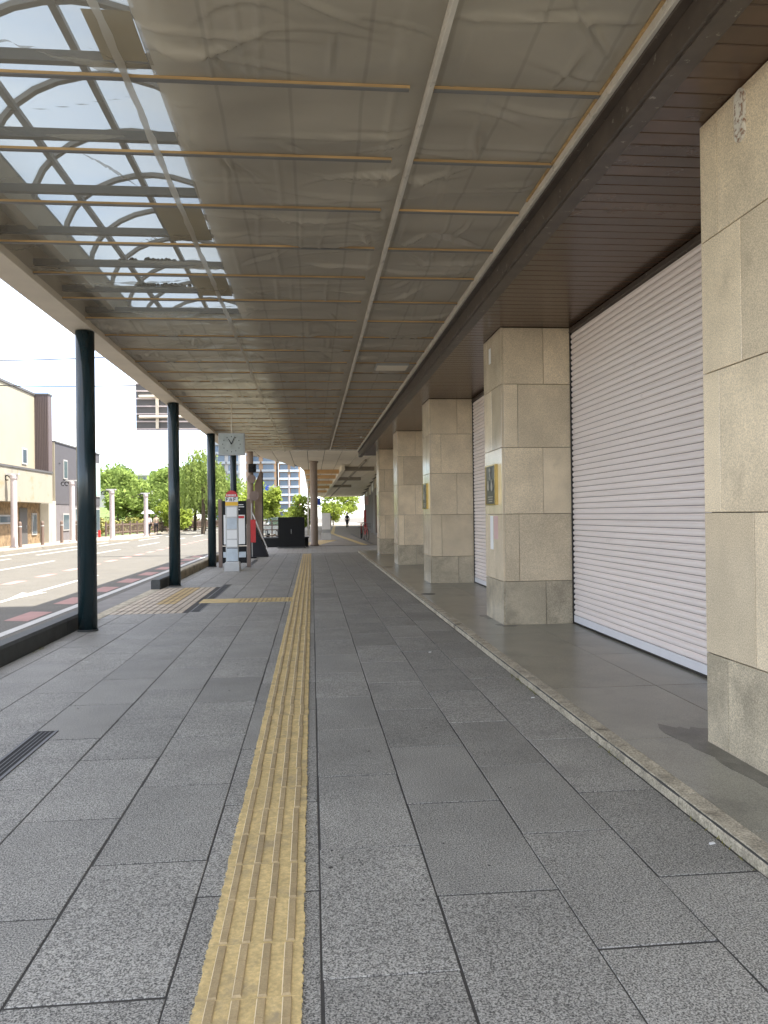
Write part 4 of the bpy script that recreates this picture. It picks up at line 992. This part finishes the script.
cm = MB(); prof_ = [(.02,.87),(.2,.84),(.38,.74),(.52,.58)]; cm.lathe(prof_, (0,0,0), 10); cm.f = cm.f[:-2]; cm.build('canopy', 'cloth_white', t, off=(0,0,0))
for q in range(10): a = 2*math.pi*q/10; MB().tube([(.02*math.cos(a),.02*math.sin(a),.85),(.2*math.cos(a),.2*math.sin(a),.825),(.50*math.cos(a),.50*math.sin(a),.575)], .006, 5).build('rib', 'grey_metal', t, off=(0,0,0))
for i, a in enumerate(((3.55, 86, 170, 'cloth_dark', 'cloth_dark', 'person in dark clothes walking away in the middle of the arcade'), (1.4, 80, 10, 'cloth_dark', 'cloth_blue', 'person in dark top walking near the white information board'), (2.1, 92, 185, 'cloth_blue', 'cloth_tan', 'person in blue top farther left in the arcade'), (-.2, 74, 5, 'cloth_dark', 'cloth_dark', 'dark dressed person just behind the information board'))):
    x = a[0] if i else 3.9
    person('person', a[5], (x, a[1], .003), R(a[2]), dict(stride=.24 if i % 2 == 0 else .15), (a[3], a[4]), 'people walking in the far arcade')
for i, (x, y, lab) in enumerate(((-14.2, 72, 'person in tan top standing by the park fence left of the willow'), (-12.8, 80, 'person in dark clothes walking on the far pavement below the willow'))):
    person('person', lab, (x, y, 0), R(200), dict(stride=.12), ('cloth_tan' if i == 0 else 'cloth_dark', 'cloth_dark'), 'people on the far pavement')
def bicycle(loc, rz, label):
    t = thing('bicycle', label, 'bicycle', loc, 'bicycles by the shops', rz=rz, local=True)
    for y in (-.52, .52):
        ty_ = MB(); pts = [(0, y+.32*math.cos(a), .34+.32*math.sin(a)) for a in np.linspace(0, 2*math.pi, 21)]; wh = ty_.tube(pts, .018, 6).build('wheel', 'tyre', t, off=(0,0,0))
        sp = MB(); 
        for q in range(10): a = math.pi*q/5; sp.cyl((0,y,.34), (0, y+.31*math.cos(a), .34+.31*math.sin(a)), .003, .003, 4)
        sp.build('spokes', 'grey_metal', wh, off=(0,0,0))
    MB().tube([(0,.52,.34),(0,.15,.34),(0,-.38,.75),(0,.22,.72),(0,.15,.34)], .016, 7).tube([(0,.52,.34),(0,.22,.72),(0,.26,.86)], .014, 7).tube([(0,-.52,.34),(0,-.38,.75),(0,-.36,1.0)], .015, 7).build('frame', 'red_paint', t, off=(0,0,0))
    MB().tube([(-.26,-.22,1.0),(-.2,-.34,1.0),(.2,-.34,1.0),(.26,-.22,1.0)], .013, 7).build('handlebar', 'grey_metal', t, off=(0,0,0))
    MB().prism([(-.08,.40),(.08,.40),(.05,.22),(.02,.14),(-.02,.14),(-.05,.22)], 'z', .86, .92).build('saddle', 'black_paint', t, off=(0,0,0))
    bs_ = MB()
    for z in (.72, .80, .88, .95): bs_.tube([(-.17,-.72,z),(.17,-.72,z),(.17,-.44,z),(-.17,-.44,z),(-.17,-.72,z)], .007, 5)
    bs_.build('basket', 'black_paint', t, off=(0,0,0))
bicycle((3.05, 44.0, 0), R(8), 'bicycle parked by the first shop pilaster'); bicycle((3.0, 47.2, 0), R(-6), 'bicycle parked behind the first bicycle')
def car(loc, rz, mat, label):
    t = thing('car', label, 'car', loc, 'cars far up the road', rz=rz, local=True); Wd = .84
    body = [(-2.1,.28),(2.1,.28),(2.15,.62),(1.95,.82),(1.0,.92),(-1.75,.95),(-2.12,.85)]; MB().prism(body, 'x', -Wd, Wd).build('body', mat, t, off=(0,0,0))
    cab = MB(); b0 = [(-1.8,.955),(1.05,.925),(.35,1.46),(-1.35,1.48)]; v = []
    for sx, ins in ((-1, 0), (1, 0)):
        for j, (y, z) in enumerate(b0): v.append((sx*(Wd-.03-(.16 if j > 1 else 0)), y, z))
    cab.add(v, [(0,1,2,3),(7,6,5,4),(0,4,5,1),(1,5,6,2),(2,6,7,3),(3,7,4,0)]); cab.build('windows', 'window_glass', t, off=(0,0,0))
    MB().box(-.64, .64, -1.33, .33, 1.475, 1.50).build('roof', mat, t, off=(0,0,0))
    for sx in (-1, 1):
        for y in (-1.3, 1.3):
            w_ = MB().cyl((sx*.66,y,.31), (sx*.86,y,.31), .31, .31, 20).build('wheel', 'tyre', t, off=(0,0,0)); MB().cyl((sx*.862,y,.31), (sx*.868,y,.31), .19, .19, 14).build('rim', 'grey_metal', w_, off=(0,0,0))
        B(sx*.62-.17, sx*.62+.17, 2.135, 2.165, .62, .74).build('headlight', 'white_paint', t, off=(0,0,0)); B(sx*.68-.12, sx*.68+.12, -2.145, -2.115, .62, .80).build('tail_light', 'red_paint', t, off=(0,0,0))
    return t
car((-2.2, 58, RZ), R(20), 'car_silver', 'silver car half hidden behind the utility cabinet'); car((-3.6, 75, RZ), R(8), 'car_white', 'white car far up the road left of the cabinet')
# ---- small litter and moss along the joints
ms = MB(); rs = random.Random(4)
for x, y, n in ((1.765, 4.45, 22), (1.765, 6.15, 34), (1.765, 6.6, 20), (1.765, 3.2, 16), (-3.02, 8.9, 26)):
    for k in range(n):
        px, py = x+rs.gauss(0, .012), y+rs.gauss(0, .12); a = rs.uniform(0, 6.28); l_ = rs.uniform(.008, .022)
        ms.add([(px-.003,py,0.0),(px+.003,py,0.0),(px+l_*math.cos(a),py+l_*math.sin(a),l_*.9)], [(0,1,2)])
o = ms.build('moss_tufts', 'leaf_d', None); o['kind'] = 'stuff'; o['label'] = 'small tufts of moss and weeds along the kerb joints'; o['category'] = 'moss'
for i, (x, y) in enumerate(((1.70, 3.2), (1.69, 5.9), (1.2, 8.0))):
    o = MB().prism([(x,y),(x+.03,y+.008),(x+.027,y+.022),(x+.004,y+.014)], 'z', .001, .006).build('litter', 'paper', None); tag(o, ['crumpled white scrap at the kerb nearest the camera','small white scrap by the kerb before the shutter','tiny white scrap out on the paving slabs'][i], 'litter')
gm = MB(); rs = random.Random(11)
for k in range(46):
    x, y, r_ = rs.uniform(-2.7, 1.6), rs.uniform(2.2, 12), rs.uniform(.004, .010)
    if -.4 < x < 0: continue
    gm.cyl((x, y, .0012), (x, y, .0024), r_, r_*.85, 9)
o = gm.build('gum_spots', 'mortar', None); o['kind'] = 'stuff'; o['label'] = 'flattened dark gum spots on the paving slabs'; o['category'] = 'gum'
for o in bpy.data.objects:
    if '_org' in o: del o['_org']
